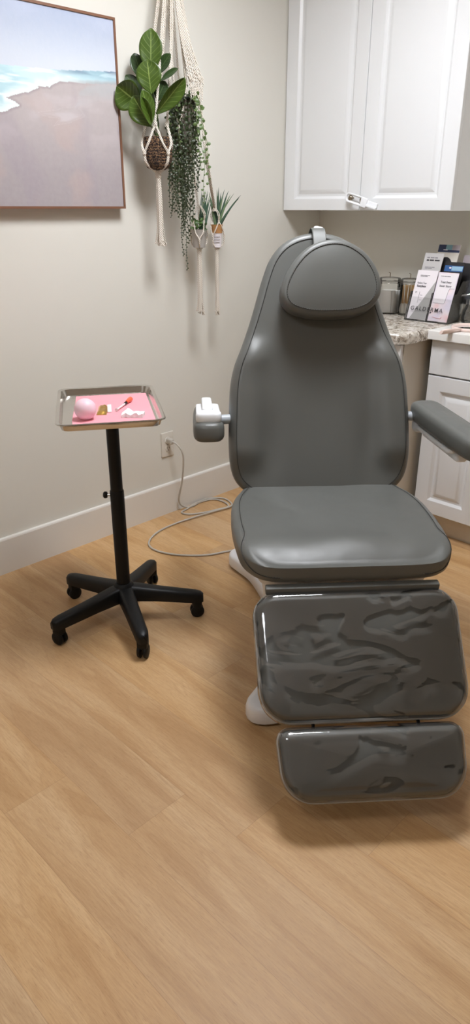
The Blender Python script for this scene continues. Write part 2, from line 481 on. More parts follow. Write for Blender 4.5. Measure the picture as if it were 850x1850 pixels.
# stone-topped base cabinet in the corner
bc = thing('base_cabinet', 'corner base cabinet with a beige end panel under the speckled stone counter', 'base cabinet')
b = nb(); box(b, (.61, -.295, .485), (.656, .586, .785)); finish('body', b, 'cabinet_end', bc, 0)
b = nb(); box(b, (.61, -.27, .047), (.65, .53, .09)); finish('toe_kick', b, 'cabinet_end', bc, 0)
for k, (xa, xb) in enumerate(((.612, .935), (.285, .609))):
    panel_door('door', xa, xb, .1, .735, -.61, bc)
    b = nb(); box(b, ((xa + xb) / 2, -.6, .807), (xb - xa, .02, .133), bevel=.002, seg=2); finish('drawer_front', b, 'cabinet_white', bc, 0)
def counter(name, x0, x1, y0, y1, z0, z1, mat, r, label, cut=0):
    b = nb()
    plan = [(x0, y1), (x1, y1)]
    plan += [(x1, y0 + cut), (x1 - cut, y0)] if cut else [(x1, y0)]
    plan += [(x0, y0)]
    def ring(ins, z):
        q = []
        for x, y in plan:
            q.append(Vector((min(x, x1 - ins) if x > x0 else x0, max(y, y0 + ins) if y < y1 else y1, z)))
        return q
    rings = [ring(0, z0)]
    for k in range(6):
        a = math.pi / 2 * k / 5
        rings.append(ring(r - r * math.cos(a), z1 - r + r * math.sin(a)))
    loft(b, rings)
    o = finish(name, b, mat, None, 50); return tag(o, label, 'countertop')
counter('stone_countertop', .27, .958, -.632, 0, .878, .92, 'granite', .016, 'speckled grey and beige stone countertop in the corner under the wall cabinet', .035)

# white vanity cabinet beside it, set back
wc = thing('vanity_cabinet', 'white base cabinet with drawers and raised-panel doors behind the right armrest', 'base cabinet', (.968, 0, 0))
b = nb(); box(b, (.45, -.206, .495), (.89, .404, .775)); finish('body', b, 'cabinet_white', wc, 0)
b = nb(); box(b, (.45, -.185, .053), (.89, .36, .105)); finish('toe_kick', b, 'cabinet_end', wc, 0)
for k in range(3):
    xa = k * .3 + .002; xb = xa + .296
    panel_door('door', xa, xb, .114, .732, -.43, wc, fr=.062)
    b = nb(); box(b, ((xa + xb) / 2, -.42, .81), (.296, .02, .143), bevel=.002); finish('drawer_front', b, 'cabinet_white', wc, 0)
counter('white_countertop', .96, 1.88, -.452, 0, .884, .92, 'counter_white', .004, 'plain white countertop on the white cabinet at the right edge')

# ------------------------------------------------------------------ painting
PY0, PY1, PZ0, PZ1 = -2.18, -1.273, 1.378, 2.006
pt = thing('seascape_painting', 'framed seascape painting of pale surf and mauve sand on the left wall', 'painting', (0, 0, 0))
b = nb()
for (c, s) in (((.021, (PY0 + PY1) / 2, PZ0 + .004), (.04, PY1 - PY0, .008)), ((.021, (PY0 + PY1) / 2, PZ1 - .004), (.04, PY1 - PY0, .008)),
               ((.021, PY0 + .004, (PZ0 + PZ1) / 2), (.04, .008, PZ1 - PZ0 - .016)), ((.021, PY1 - .004, (PZ0 + PZ1) / 2), (.04, .008, PZ1 - PZ0 - .016))):
    box(b, c, s)
finish('frame', b, 'frame_wood', pt, 0)
def mixc(a, c, f): return tuple(x + (y - x) * f for x, y in zip(a, c))
def fbm(y, z, s, seed=0, o=4):
    return noise.fractal(Vector((y * s, z * s, seed)), 1.0, 2.0, o)
SKYT, SKYB = (160, 172, 196), (202, 209, 219)
def interp(pts, x):
    if x <= pts[0][0]: return pts[0][1]
    for (a, fa), (c, fc) in zip(pts, pts[1:]):
        if x <= c: return fa + (fc - fa) * (x - a) / (c - a)
    return pts[-1][1]
HZ = [(-2.18, 1.80), (-1.745, 1.81), (-1.689, 1.812), (-1.571, 1.816), (-1.509, 1.82), (-1.275, 1.84)]
SEA = [(-2.3, 1.60), (-1.9, 1.64), (-1.765, 1.671), (-1.736, 1.68), (-1.69, 1.699), (-1.706, 1.708), (-1.731, 1.715), (-1.706, 1.728), (-1.652, 1.74), (-1.608, 1.758), (-1.611, 1.765), (-1.565, 1.764),
       (-1.561, 1.772), (-1.526, 1.785), (-1.488, 1.786), (-1.409, 1.789), (-1.2, 1.806), (-1.2, 1.9), (-2.3, 1.9)]
WET = [(-1.624, 1.682), (-1.601, 1.672), (-1.539, 1.669), (-1.567, 1.643), (-1.495, 1.66), (-1.426, 1.687), (-1.445, 1.701), (-1.457, 1.71), (-1.416, 1.718), (-1.36, 1.735), (-1.2, 1.752),
       (-1.2, 1.82), (-1.41, 1.789), (-1.452, 1.762), (-1.461, 1.734), (-1.476, 1.713), (-1.522, 1.704)]
def poly_dist(P, y, z):
    """distance to the outline, negative inside"""
    ins = False; best = 9
    for (y0, z0), (y1, z1) in zip(P, P[1:] + P[:1]):
        if (z0 > z) != (z1 > z) and y < (y1 - y0) * (z - z0) / (z1 - z0) + y0: ins = not ins
        L = (y1 - y0) ** 2 + (z1 - z0) ** 2; f = max(0, min(1, ((y - y0) * (y1 - y0) + (z - z0) * (z1 - z0)) / L))
        best = min(best, math.hypot(y - y0 - f * (y1 - y0), z - z0 - f * (z1 - z0)))
    return -best if ins else best
def picture(y, z):
    hz = interp(HZ, y); jy = y + .006 * fbm(y, z, 24, 3); jz = z + .0035 * fbm(y, z, 24, 8)
    right = smooth01(-1.60, -1.32, y)
    if z > hz:
        f = smooth01(hz, PZ1 + .03, z)
        c = mixc(SKYB, SKYT, f ** .75)
        return mixc(c, (196, 203, 222), .3 * smooth01(-.1, .6, fbm(y, z * 2.4, 3, 9)))
    sd = poly_dist(SEA, jy, jz)
    base = mixc((177, 167, 167), (158, 149, 152), smooth01(1.74, 1.42, z))
    base = mixc(base, (196, 186, 188), .45 * smooth01(.0, .5, fbm(y * .6, z * 1.6, 7, 21)) * smooth01(1.5, 1.68, z))
    base = mixc(base, (150, 138, 150), .3 * smooth01(.1, .6, fbm(y * 1.2, z * .5, 6, 31)))
    base = mixc(base, (186, 160, 152), .35 * smooth01(.1, .6, fbm(y, z, 5, 41)))
    if sd < 0:
        d = -sd; dh = hz - z
        c = mixc((196, 222, 227), (140, 178, 194), right * .85)
        c = mixc(c, (90, 116, 142), right * (1 - smooth01(.004, .016, dh)))
        c = mixc(c, (166, 204, 214), .75 * smooth01(.0, .4, fbm(y * .45, z * 3.2, 12, 5)))
        c = mixc(c, (232, 240, 242), .75 * smooth01(.15, .42, fbm(y * .4, z * 3.6, 15, 11)) * (1 - .5 * right))
        c = mixc(c, (226, 240, 238), (1 - smooth01(.004, .03, d)) * (1 - .75 * right))
        return mixc(c, mixc(base, (150, 165, 172), .5), right * (1 - smooth01(.0, .016, d)))
    c = mixc(base, (140, 126, 130), .55 * (1 - smooth01(.0, .012, sd)) * (1 - right))
    wd = poly_dist(WET, jy, jz)
    if wd < 0:
        up = smooth01(1.67, 1.77, z)
        c = mixc(c, mixc((196, 188, 191), (168, 172, 174), up * .8), .75 * smooth01(0, .012, -wd) * (.35 + .65 * smooth01(-.3, .3, fbm(y * .5, z * 2, 14, 51))))
        c = mixc(c, (206, 200, 200), .3 * (1 - smooth01(.0, .004, -wd)) * (1 - up))
    return c
b = nb()
NY, NZ = 340, 240
ya, yb, za, zb = PY0 + .008, PY1 - .008, PZ0 + .008, PZ1 - .008
lay = b.verts.layers.float_color.new('picture')
grid = []
for i in range(NY + 1):
    colv = []
    for j in range(NZ + 1):
        y = ya + (yb - ya) * i / NY; z = za + (zb - za) * j / NZ
        vtx = b.verts.new((.037, y, z)); vtx[lay] = rgb(*picture(y, z)); colv.append(vtx)
    grid.append(colv)
for i in range(NY):
    for j in range(NZ): b.faces.new((grid[i][j], grid[i + 1][j], grid[i + 1][j + 1], grid[i][j + 1]))
# sides and back of the canvas
bx = nb()
finish('canvas', b, 'seascape_paint', pt, 0)
box(bx, (.019, (ya + yb) / 2, (za + zb) / 2), (.034, yb - ya - .001, zb - za - .001)); finish('canvas_back', bx, 'canvas_side', pt, 0)

# ------------------------------------------------------------------ treatment chair
CH_O = (1.177, -1.404, 0); CH_R = R(48.43)
chair = thing('treatment_chair', 'grey vinyl reclining treatment chair with headrest standing on a white base', 'treatment chair', CH_O, CH_R)

def resample(pts, n):
    P = [Vector((p[0], p[1])) for p in pts]; P.append(P[0])
    L = [0]
    for a, c in zip(P, P[1:]): L.append(L[-1] + (c - a).length)
    out = []; j = 0
    for i in range(n):
        d = L[-1] * i / n
        while L[j + 1] < d: j += 1
        f = (d - L[j]) / max(1e-9, L[j + 1] - L[j]); out.append(P[j].lerp(P[j + 1], f))
    return out
def outline_mirror(half, n=128, cx=0):
    """half: right side points from bottom centre to top centre; smooth closed outline"""
    full = [(x, s) for x, s in half] + [(-x, s) for x, s in reversed(half[1:-1])]
    return resample([(p.x + cx, p.y) for p in spline([(x, s, 0) for x, s in full], 10, True)], n)
def outline_rr(x0, x1, s0, s1, rb, rt=None, n=128, squeeze=0):
    rt = rb if rt is None else rt; pts = []
    for cx, cy, a0, r in ((x1 - rt, s1 - rt, 0, rt), (x0 + rt, s1 - rt, 90, rt), (x0 + rb, s0 + rb, 180, rb), (x1 - rb, s0 + rb, 270, rb)):
        for k in range(9):
            a = R(a0 + 90 * k / 8); pts.append((cx + r * math.cos(a), cy + r * math.sin(a)))
    xm = (x0 + x1) / 2
    pts = [(xm + (x - xm) * (1 - squeeze * (s1 - s) / (s1 - s0)), s) for x, s in pts]
    return resample(pts, n)
def offset_outline(o, d):
    n = len(o); out = []
    for i in range(n):
        tg = (o[(i + 1) % n] - o[i - 1]).normalized(); out.append(o[i] + Vector((tg.y, -tg.x)) * d)
    return out
def plane_map(y0, z0, lean):
    sl, cl = math.sin(R(lean)), math.cos(R(lean))
    return lambda x, s, n: Vector((x, y0 + s * sl - n * cl, z0 + s * cl + n * sl))
def cushion(bm, out, T, r, crown, centre, mp, hfun=None, nr=18, n0=0, rb=None):
    """a padded slab: outline in (x, s), front face at n0, thickness T, edge radius r; returns the front-edge ring"""
    rb = r if rb is None else rb
    C = Vector(centre); rings = []; N = len(out)
    inb = offset_outline(out, -rb); inf = offset_outline(out, -r)
    for f in (.05, .5): rings.append([(C + (p - C) * f, n0 - T) for p in inb])
    for k in range(4):
        a = math.pi / 2 * k / 3; o2 = offset_outline(out, -rb + rb * math.sin(a)); rings.append([(p, n0 - T + rb - rb * math.cos(a)) for p in o2])
    H = hfun or (lambda x, s: 0)
    edge = None
    for k in range(7):
        a = math.pi / 2 * k / 6; o2 = offset_outline(out, -r + r * math.cos(a))
        q = [(p, n0 - r + r * math.sin(a) + H(p.x, p.y) * (k / 6)) for p in o2]; rings.append(q)
    edge = q
    for k in range(1, nr + 1):
        f = 1 - k / nr; f = max(f, .01); u = 1 - f
        w = crown * (1 - f ** 2.2)
        rings.append([(C + (p - C) * f, n0 + w + H((C + (p - C) * f).x, (C + (p - C) * f).y)) for p in inf])
    loft(bm, [[mp(p.x, p.y, n) for p, n in q] for q in rings])
    return [mp(p.x, p.y, n + .0006) for p, n in edge]
def stitches(bm, ring, step=.0075, dash=.0045, r=.0007, closed=True):
    P = [Vector(p) for p in ring] + ([Vector(ring[0])] if closed else [])
    acc = 0; nxt = 0
    for a, c in zip(P, P[1:]):
        L = (c - a).length
        while nxt < acc + L:
            f = (nxt - acc) / L; d = (c - a).normalized(); p = a + (c - a) * f
            tube(bm, [p, p + d * dash], r, 4); nxt += step
        acc += L
def dense(ring, n=3): return [p for p in spline(ring, n, True)]

# backrest
back_map = plane_map(0, .55, 20)
half = [(0, -.035), (.13, -.036), (.205, -.03), (.25, -.004), (.278, .03), (.292, .08), (.295, .15), (.293, .22), (.287, .325), (.273, .395), (.252, .447),
        (.226, .516), (.203, .585), (.177, .671), (.152, .731), (.114, .776), (.061, .803), (0, .812)]
bo = outline_mirror(half, 160)
def back_h(x, s):
    ax = abs(x)
    inner = .15
    bol = smooth01(inner, inner + .075, ax) * smooth01(.03, .13, s) * (1 - smooth01(.40, .50, s))
    h = .026 * bol
    h -= .012 * math.exp(-((ax - .165) / .05) ** 2) * math.exp(-((s - .13) / .12) ** 2)
    h += .010 * math.exp(-((ax - .19) / .045) ** 2 - ((s - .43) / .05) ** 2)
    h -= .01 * math.exp(-(x / .12) ** 2) * math.exp(-((s - .28) / .2) ** 2)
    return h
b = nb(); ring = cushion(b, bo, .085, .022, .006, (0, .34), back_map, back_h, 26)
backrest = finish('backrest', b, 'vinyl', chair)
b = nb(); tube(b, ring, .0013, 5, True); finish('seam', b, 'vinyl_dark', backrest)
b = nb(); stitches(b, [p + Vector((0, -.0006, .0004)) for p in dense(ring)]); finish('stitching', b, 'thread_dark', backrest)
# back shell carrying the backrest
b = nb(); cushion(b, offset_outline(bo, -.02), .03, .012, 0, (0, .34), plane_map(.082, .53, 20)); finish('back_shell', b, 'white_plastic', chair)

# headrest pillow
hc = (.026, .646)
hp = [(.0, -.118), (.075, -.112), (.128, -.088), (.155, -.045), (.15, .012), (.118, .066), (.075, .1), (.03, .116), (-.02, .114), (-.07, .094),
      (-.115, .052), (-.148, -.005), (-.156, -.055), (-.132, -.094), (-.075, -.114)]
ho = resample([(p.x + hc[0], p.y + hc[1]) for p in spline([(x * 1.0, s, 0) for x, s in hp], 8, True)], 120)
head_map = plane_map(0, .55, 20)
b = nb(); ring = cushion(b, ho, .085, .018, .009, hc, head_map, None, 16, .088, .03)
headrest = finish('headrest', b, 'vinyl', chair)
b = nb(); tube(b, ring, .0015, 5, True); finish('seam', b, 'vinyl_dark', headrest)
b = nb(); stitches(b, [p + Vector((0, -.0012, .0004)) for p in dense(ring)]); finish('stitching', b, 'thread', headrest)
b = nb()
prof = [(.70, .05), (.755, .035), (.79, .024), (.815, .008), (.826, -.02), (.82, -.06), (.79, -.1)]
rings = []
for s, n in [(p.x, p.y) for p in spline([(s, n, 0) for s, n in prof], 5)]:
    rings.append([back_map(.0 + dx, s, n + dn) for dx, dn in ((-.021, 0), (-.019, .004), (.019, .004), (.021, 0), (.019, -.003), (-.019, -.003))])
loft(b, rings); finish('strap', b, 'vinyl', headrest)
b = nb(); box(b, head_map(.03, .538, .045), (.008, .004, .018), Matrix.Rotation(R(-20), 3, 'X'), .001); finish('label_tab', b, 'vinyl_dark', headrest)
b = nb()
rbox(b, .017, .012, -.03, .026, .008, .007, mat=Matrix.Translation(back_map(.012, .825, -.075)) @ Matrix.Rotation(R(-20), 4, 'X') @ Matrix.Rotation(R(12), 4, 'Y'))
finish('headrest_knob', b, 'white_plastic', chair)

# seat
def seat_map(x, s, n): return Vector((x, s, .553 + n))
half = [(0, -.502), (.14, -.502), (.215, -.495), (.262, -.465), (.290, -.405), (.301, -.30), (.303, -.2), (.296, -.1), (.272, -.02), (.235, .03), (.12, .036), (0, .036)]
so = outline_mirror(half, 160)
def seat_h(x, s):
    h = -.045 * max(0, (-s - .37) / .13) ** 2 * (1 - .0 * abs(x))
    h -= .006 * math.exp(-((x + .06) / .13) ** 2 - ((s + .32) / .1) ** 2)
    h += .007 * math.exp(-((x - .02) / .09) ** 2 - ((s + .39) / .05) ** 2)
    h -= .005 * math.exp(-((x - .12) / .09) ** 2 - ((s + .37) / .06) ** 2)
    d = abs((x + .17) * .8 + (s + .14) * .6)
    h -= .003 * math.exp(-(d / .02) ** 2) * math.exp(-((x + .17) / .09) ** 2 - ((s + .14) / .09) ** 2)
    h += .002 * fbm(x, s, 6, 2)
    return h
b = nb(); ring = cushion(b, so, .078, .026, .008, (0, -.22), seat_map, seat_h, 26)
seat = finish('seat', b, 'vinyl', chair)
def seat_seam():
    """seam along one side: top edge from the back, running down over the front corner to the bottom edge"""
    res = []
    for sgn in (1, -1):
        P = [(p.x, p.y) for p in so]; n = len(P); P3 = [Vector((x, y)) for x, y in P]; nrm = [(P3[(i + 1) % n] - P3[i - 1]).normalized() for i in range(n)]
        idx = sorted([i for i in range(n) if P[i][0] * sgn > .19], key=lambda i: -P[i][1]); q = []
        for i in idx:
            x, y = P[i]; g = smooth01(-.33, -.50, y); o = Vector((nrm[i].y, -nrm[i].x)); r = .026
            ph = min(1, g / .6) * math.pi / 2; dn = max(0, (g - .6) / .4) * .03
            d = -r + r * math.sin(ph); pt_ = P3[i] + o * (d + .0008)
            q.append(Vector((pt_.x, pt_.y, .5537 - r + r * math.cos(ph) - dn + seat_h(pt_.x, pt_.y) * (1 - min(1, g * 1.4)))))
        res.append(q)
    return res
for q in seat_seam():
    b = nb(); tube(b, q, .0012, 5); finish('seam', b, 'vinyl_dark', seat)
    b = nb(); stitches(b, [p + Vector((-.004 if p.x > 0 else .004, .0, .0012)) for p in spline(q, 3)], closed=False); finish('stitching', b, 'thread', seat)
# flat hinge strip between seat and leg pad
b = nb(); box(b, (.0, -.503, .4665), (.462, .022, .021), Matrix.Rotation(R(10), 3, 'X'), .004); finish('hinge_strip', b, 'vinyl', chair)
b = nb()
rbox(b, .24, .22, .425, .462, .06, .008, 0, -.21); finish('seat_frame', b, 'white_plastic', chair)

# leg and foot pads
leg_map = plane_map(-.505, .472, 45)
lo = outline_rr(-.262, .270, -.337, -.010, .075, .065, 144, .03)
b = nb(); cushion(b, lo, .062, .028, .014, (0, -.17), leg_map, None, 14)
finish('leg_pad', b, 'vinyl', chair)
fo = outline_rr(-.222, .236, -.519, -.354, .07, .03, 144, .05)
b = nb(); cushion(b, fo, .055, .025, .012, (0, -.44), leg_map, None, 14)
finish('foot_pad', b, 'vinyl', chair)
for px in (-.13, .135):
    b = nb(); tube(b, [leg_map(px, -.30, -.03), leg_map(px, -.40, -.03)], .0045, 10)
    tube(b, [leg_map(px, -.357, -.03), leg_map(px, -.364, -.03)], .008, 10); finish('pin', b, 'dark_pin', chair)
# support arms under the leg pad
b = nb()
for px in (-.13, .135):
    tube(b, [Vector((px, -.36, .43)), Vector((px, -.45, .425)), leg_map(px, -.06, -.085), leg_map(px, -.30, -.072)], .012, 10)
finish('leg_pad_support', b, 'white_plastic', chair)

# base and lifting column
b = nb()
bp = [(.15, 0), (.165, .18), (.2, .34), (.245, .43), (.275, .49), (.262, .535), (.215, .55), (.12, .53), (.0, .50)]
q = [(x, y) for x, y in bp]
full = q + [(-x, y) for x, y in reversed(q[:-1])]
low = [(-x, -y * .9 + .0) for x, y in q]           # point reflection keeps the order going round
low2 = [(-x, y) for x, y in reversed(low[:-1])]
poly = full[:-1] + low[0:] + low2[:-1]
bo2 = resample([(p.x, p.y) for p in spline([(x, y, 0) for x, y in poly], 6, True)], 160)
def ring_at(d, z): return [Vector((p.x, p.y, z)) for p in offset_outline(bo2, d)]
rings = [ring_at(-.012, .012), ring_at(-.002, .012), ring_at(0, .016), ring_at(0, .05), ring_at(-.003, .06), ring_at(-.009, .066), ring_at(-.02, .069)]
cz = Vector((0, 0)); 
rings.append([Vector((p.x * .5, p.y * .5, .072)) for p in bo2]); rings.append([Vector((p.x * .02, p.y * .02, .072)) for p in bo2])
loft(b, rings); finish('base', b, 'white_plastic', chair)
b = nb(); loft(b, [ring_at(-.014, 0), ring_at(-.014, .013)]); finish('base_pad', b, 'rubber', chair)
b = nb(); rbox(b, .125, .17, .068, .30, .05, .01, 0, .03, taper=.86); finish('column_cover', b, 'white_plastic', chair)
b = nb(); rbox(b, .10, .13, .285, .43, .04, .006, 0, .02); finish('lift_column', b, 'black_plastic', chair)
b = nb()
for sx in (-1, 1):
    box(b, (sx * .20, -.17, .37), (.022, .33, .05), Matrix.Rotation(R(16), 3, 'X'), .004)
finish('lift_arm', b, 'white_plastic', chair)
b = nb(); box(b, (0, .09, .46), (.2, .2, .05), None, .008); finish('recline_bracket', b, 'black_plastic', chair)

# armrests: pivot end at the origin, pad running towards -y, white bracket underneath
def armrest(loc, rot):
    em = bpy.data.objects.new('armrest', None); COL.objects.link(em); em.parent = chair
    em.location = loc; em.rotation_euler = rot; em.empty_display_size = .03
    b = nb()
    out = resample([(p.x, p.y) for p in spline([(x, y, 0) for x, y in
          [(.046, .03), (.05, -.02), (.05, -.2), (.047, -.34), (.036, -.4), (.0, -.415), (-.036, -.4), (-.047, -.34), (-.05, -.2), (-.05, -.02), (-.046, .03), (-.03, .05), (0, .055), (.03, .05)]], 6, True)], 110)
    out.reverse()
    out = [Vector((p.x, p.y)) for p in out]
    a2 = sum(out[i - 1].x * out[i].y - out[i].x * out[i - 1].y for i in range(len(out)))
    if a2 < 0: out.reverse()
    ring = cushion(b, out, .063, .02, .006, (0, -.18), lambda x, s, n: Vector((x, s, .045 + n)), None, 12)
    pad = finish('pad', b, 'vinyl', em)
    b = nb(); tube(b, [p + Vector((0, 0, -.004)) + Vector((p.x, 0, 0)).normalized() * .002 for p in ring], .0013, 5, True)
    finish('seam', b, 'vinyl_dark', pad)
    b = nb()
    rbox(b, .04, .14, -.036, -.022, .016, .005, 0, -.13)
    rbox(b, .0175, .135, -.056, -.03, .009, .006, -.002, -.155)
    finish('bracket_plate', b, 'bright_plastic', em)
    b = nb()
    rbox(b, .041, .03, -.05, -.012, .022, .012, 0, .006)
    finish('bracket_saddle', b, 'bright_plastic', em)
    return em
armrest((.352, .08, .757), (0, 0, R(4)))
armrest((-.36, .065, .742), (R(180 - 7), 0, 0))
for sx in (-1, 1):
    b = nb(); tube(b, [(sx * .26, .1, .757), (sx * .33, .085, .757)], .0155, 16); finish('armrest_pivot', b, 'bracket_grey', chair)

# clear plastic covers pulled over the two pads
def cover(name, out, T, crown, centre, label, seed, skip):
    th = thing(name, label, 'plastic cover', CH_O, CH_R, 'clear plastic covers on the leg and foot pads')
    def wr(x, s):
        return .0016 * fbm(x * .3, s * 1.4, 8, seed, 1) + .0005 * fbm(x * .6, s * 2.4, 18, seed + 3, 2) + .003
    oo = offset_outline(out, .006)
    b = nb(); cushion(b, oo, T + .014, .028, crown, centre, leg_map, wr, 30, .005)
    finish('film', b, 'clear_film', th, 60)
    top = max(p.y for p in oo); n = len(oo)
    ids = [i for i in range(n) if oo[i].y < top - skip]
    k0 = next(i for i in ids if (i - 1) % n not in ids); seq = []; i = k0
    while i % n in ids: seq.append(i % n); i += 1
    b = nb(); tube(b, [leg_map(p.x, p.y, -.012) for p in (offset_outline(out, .001)[i] for i in seq)], .0045, 8); finish('edge_piping', b, 'film_piping', th)
    return th
cover('plastic_cover', lo, .06, .014, (0, -.17), 'wrinkled clear plastic cover over the wide leg pad below the seat', 1, .03)
cover('plastic_cover', fo, .055, .014, (0, -.44), 'clear plastic cover with pale piping over the narrow foot pad', 5, .008)

# ------------------------------------------------------------------ instrument stand and tray
SX, SY = .633, -1.823
st = thing('instrument_stand', 'black rolling five-leg stand with a straight pole under the steel tray', 'instrument stand', (SX, SY, 0))
b = nb()
lathe(b, [(.0, .082), (.03, .082), (.038, .09), (.038, .13), (.034, .142), (.028, .15), (.0, .15)], 28); finish('hub', b, 'black_metal', st)
for k in range(5):
    a = R(-168 + 72 * k); m = Matrix.Rotation(a, 4, 'Z')
    b = nb(); rings = []
    for x, hw, zt, zb in ((.015, .028, .14, .082), (.05, .0265, .136, .082), (.12, .0245, .124, .078), (.20, .023, .112, .07), (.258, .0215, .104, .064), (.276, .018, .1, .062), (.286, .011, .094, .064)):
        e = .006
        rings.append([m @ Vector((x, y, z)) for y, z in ((-hw, zb), (hw, zb), (hw, zt - e * 1.6), (hw - e, zt - e * .4), (hw - 2 * e, zt), (-hw + 2 * e, zt), (-hw + e, zt - e * .4), (-hw, zt - e * 1.6))])
    loft(b, rings); leg = finish('leg', b, 'black_metal', st, 50)
    b = nb(); c = m @ Vector((.262, 0, 0)); sw = Matrix.Rotation(a + R(70 + 40 * k), 4, 'Z')
    tube(b, [c + Vector((0, 0, .077)), c + Vector((0, 0, .045))], .007, 10)
    for sgn in (-1, 1):
        ax = Matrix.Translation(c + sw @ Vector((0, 0, 0)) + Vector((0, 0, .0245))) @ sw @ Matrix.Rotation(R(90), 4, 'X')
        lathe(b, [(.0, sgn * .004), (.020, sgn * .004), (.0245, sgn * .007), (.0245, sgn * .014), (.020, sgn * .018), (.006, sgn * .019), (.0, sgn * .019)], 22, (0, 0, 0), ax)
    box(b, c + Vector((0, 0, .053)), (.034, .036, .036), sw.to_3x3(), .007)
    finish('caster', b, 'rubber', leg)
b = nb(); lathe(b, [(.024, .12), (.024, .50), (.0225, .505), (.0, .505)], 28, cap0=True); finish('pole', b, 'black_metal', st)
b = nb(); lathe(b, [(.021, .50), (.021, .762), (.0, .762)], 28); finish('inner_pole', b, 'black_metal', st)
kd = Vector((-SQ, -SQ, 0))
b = nb(); tube(b, [kd * .02 + Vector((0, 0, .487)), kd * .034 + Vector((0, 0, .487))], .004, 10); kn = finish('knob_shaft', b, 'chrome', st)
b = nb()
lathe(b, [(.004, 0), (.010, .0015), (.012, .005), (.012, .011), (.008, .015), (0, .015)], 12, kd * .032 + Vector((0, 0, .487)), kd.to_track_quat('Z', 'Y').to_matrix().to_4x4())
finish('height_knob', b, 'black_plastic', kn)
b = nb(); TR = R(-33)
rbox(b, .05, .04, .762, .769, .012, .002, mat=Matrix.Rotation(TR, 4, 'Z')); finish('tray_plate', b, 'black_metal', st)

TX, TY, TZ = .592, -1.803, .7692
tr = thing('steel_tray', 'shallow stainless steel instrument tray on the black rolling stand', 'tray', (TX, TY, TZ), TR)
b = nb()
HX, HY = .233, .165
rings = [rrect(HX - .022, HY - .022, .022, 0), rrect(HX - .016, HY - .016, .026, .002), rrect(HX - .009, HY - .009, .03, .024), rrect(HX - .003, HY - .003, .032, .0268), rrect(HX, HY, .033, .0262),
         rrect(HX + .001, HY + .001, .033, .0235), rrect(HX - .001, HY - .001, .033, .0215), rrect(HX - .005, HY - .005, .03, .022),
         rrect(HX - .0075, HY - .0075, .03, .0245), ]
inner = [rrect(HX - .0105, HY - .0105, .029, .0245), rrect(HX - .0175, HY - .0175, .025, .0032), rrect(HX - .0235, HY - .0235, .02, .0014)]
loft(b, rings[:8] , True, False)
loft(b, [rings[3]] + inner, False, True)
finish('pan', b, 'stainless', tr, 50)
TF = Matrix.Translation((TX, TY, TZ + .0014)) @ Matrix.Rotation(TR, 4, 'Z')   # tray floor frame
def on_tray(wx, wy):   # world point -> tray-local
    return TF.inverted() @ Vector((wx, wy, TZ))
# pink sheet covering most of the tray floor
pl_ = thing('pink_paper_sheet', 'flat pink paper sheet lining the steel tray', 'paper sheet', (TX, TY, TZ + .0014), TR)
b = nb()
ps = [(-.205, -.105), (-.205, .14), (.195, .14), (.195, -.115), (.10, -.118), (-.1, -.108)]
loft(b, [[Vector((x, y, z)) for x, y in ps] for z in (.0001, .0009)]); finish('sheet', b, 'pink_paper', pl_, 0)
def tray_thing(name, label, cat, wx, wy, rz=0, dz=.0024):
    return thing(name, label, cat, (wx, wy, TZ + dz), rz)
# ball
b = nb(); bmesh.ops.create_uvsphere(b, u_segments=40, v_segments=24, radius=.0345)
for v_ in b.verts:
    v_.co *= 1 + .012 * noise.noise(v_.co * 22); v_.co.z = max(v_.co.z * .97, -.0325) + .0325
o = finish('massage_ball', b, 'pink_foam'); o.location = (.632, -1.918, TZ + .0024); tag(o, 'pale pink round ball resting in the steel tray', 'ball')
# foil packet
pk = tray_thing('foil_packet', 'torn gold foil packet with a white strip on pink paper', 'packet', .585, -1.822, TR + R(-6))
b = nb(); nx, ny = 22, 9; L, W = .108, .032
def fz(i, j):
    x, y = i / nx, j / ny
    e = min(1, 7 * min(x, 1 - x)) * min(1, 4 * min(y, 1 - y)); return .0012 + .0075 * e * (1 + .6 * noise.noise(Vector((x * 7, y * 4, 3)))) + .0012 * abs(noise.noise(Vector((x * 20, y * 9, 8))))
top = [[b.verts.new((-L / 2 + L * i / nx, -W / 2 + W * j / ny, fz(i, j))) for j in range(ny + 1)] for i in range(nx + 1)]
bot = [[b.verts.new((-L / 2 + L * i / nx, -W / 2 + W * j / ny, .0002)) for j in range(ny + 1)] for i in range(nx + 1)]
for g in (top, bot):
    for i in range(nx):
        for j in range(ny): b.faces.new((g[i][j], g[i + 1][j], g[i + 1][j + 1], g[i][j + 1]))
for i in range(nx):
    for j in (0, ny): b.faces.new((top[i][j], top[i + 1][j], bot[i + 1][j], bot[i][j]))
for j in range(ny):
    for i in (0, nx): b.faces.new((top[i][j], top[i][j + 1], bot[i][j + 1], bot[i][j]))
finish('foil', b, 'gold_foil', pk, 30)
b = nb(); box(b, (-.016, .021, .0022), (.09, .013, .004), Matrix.Rotation(R(4), 3, 'Z'), .001); finish('paper_strip', b, 'gauze', pk)
# syringe with orange cap
sy = tray_thing('syringe', 'thin clear syringe with an orange cap lying across pink paper', 'syringe', .592, -1.742, math.atan2(-1.676 + 1.80, .55 - .63))
b = nb(); tube(b, [(-.062, 0, .006), (.012, 0, .006)], .0032, 12); tube(b, [(-.066, 0, .006), (-.064, 0, .006)], .006, 12); finish('barrel', b, 'syringe_clear', sy)
b = nb(); tube(b, [(.010, 0, .0062), (.026, 0, .0065)], .0046, 12); finish('collar', b, 'black_plastic', sy)
b = nb(); lathe(b, [(.0, 0), (.0045, .001), (.0062, .012), (.0085, .03), (.008, .042), (.0, .044)], 16, (.026, 0, .0086), Matrix.Rotation(R(90), 4, 'Y')); finish('cap', b, 'orange_cap', sy)
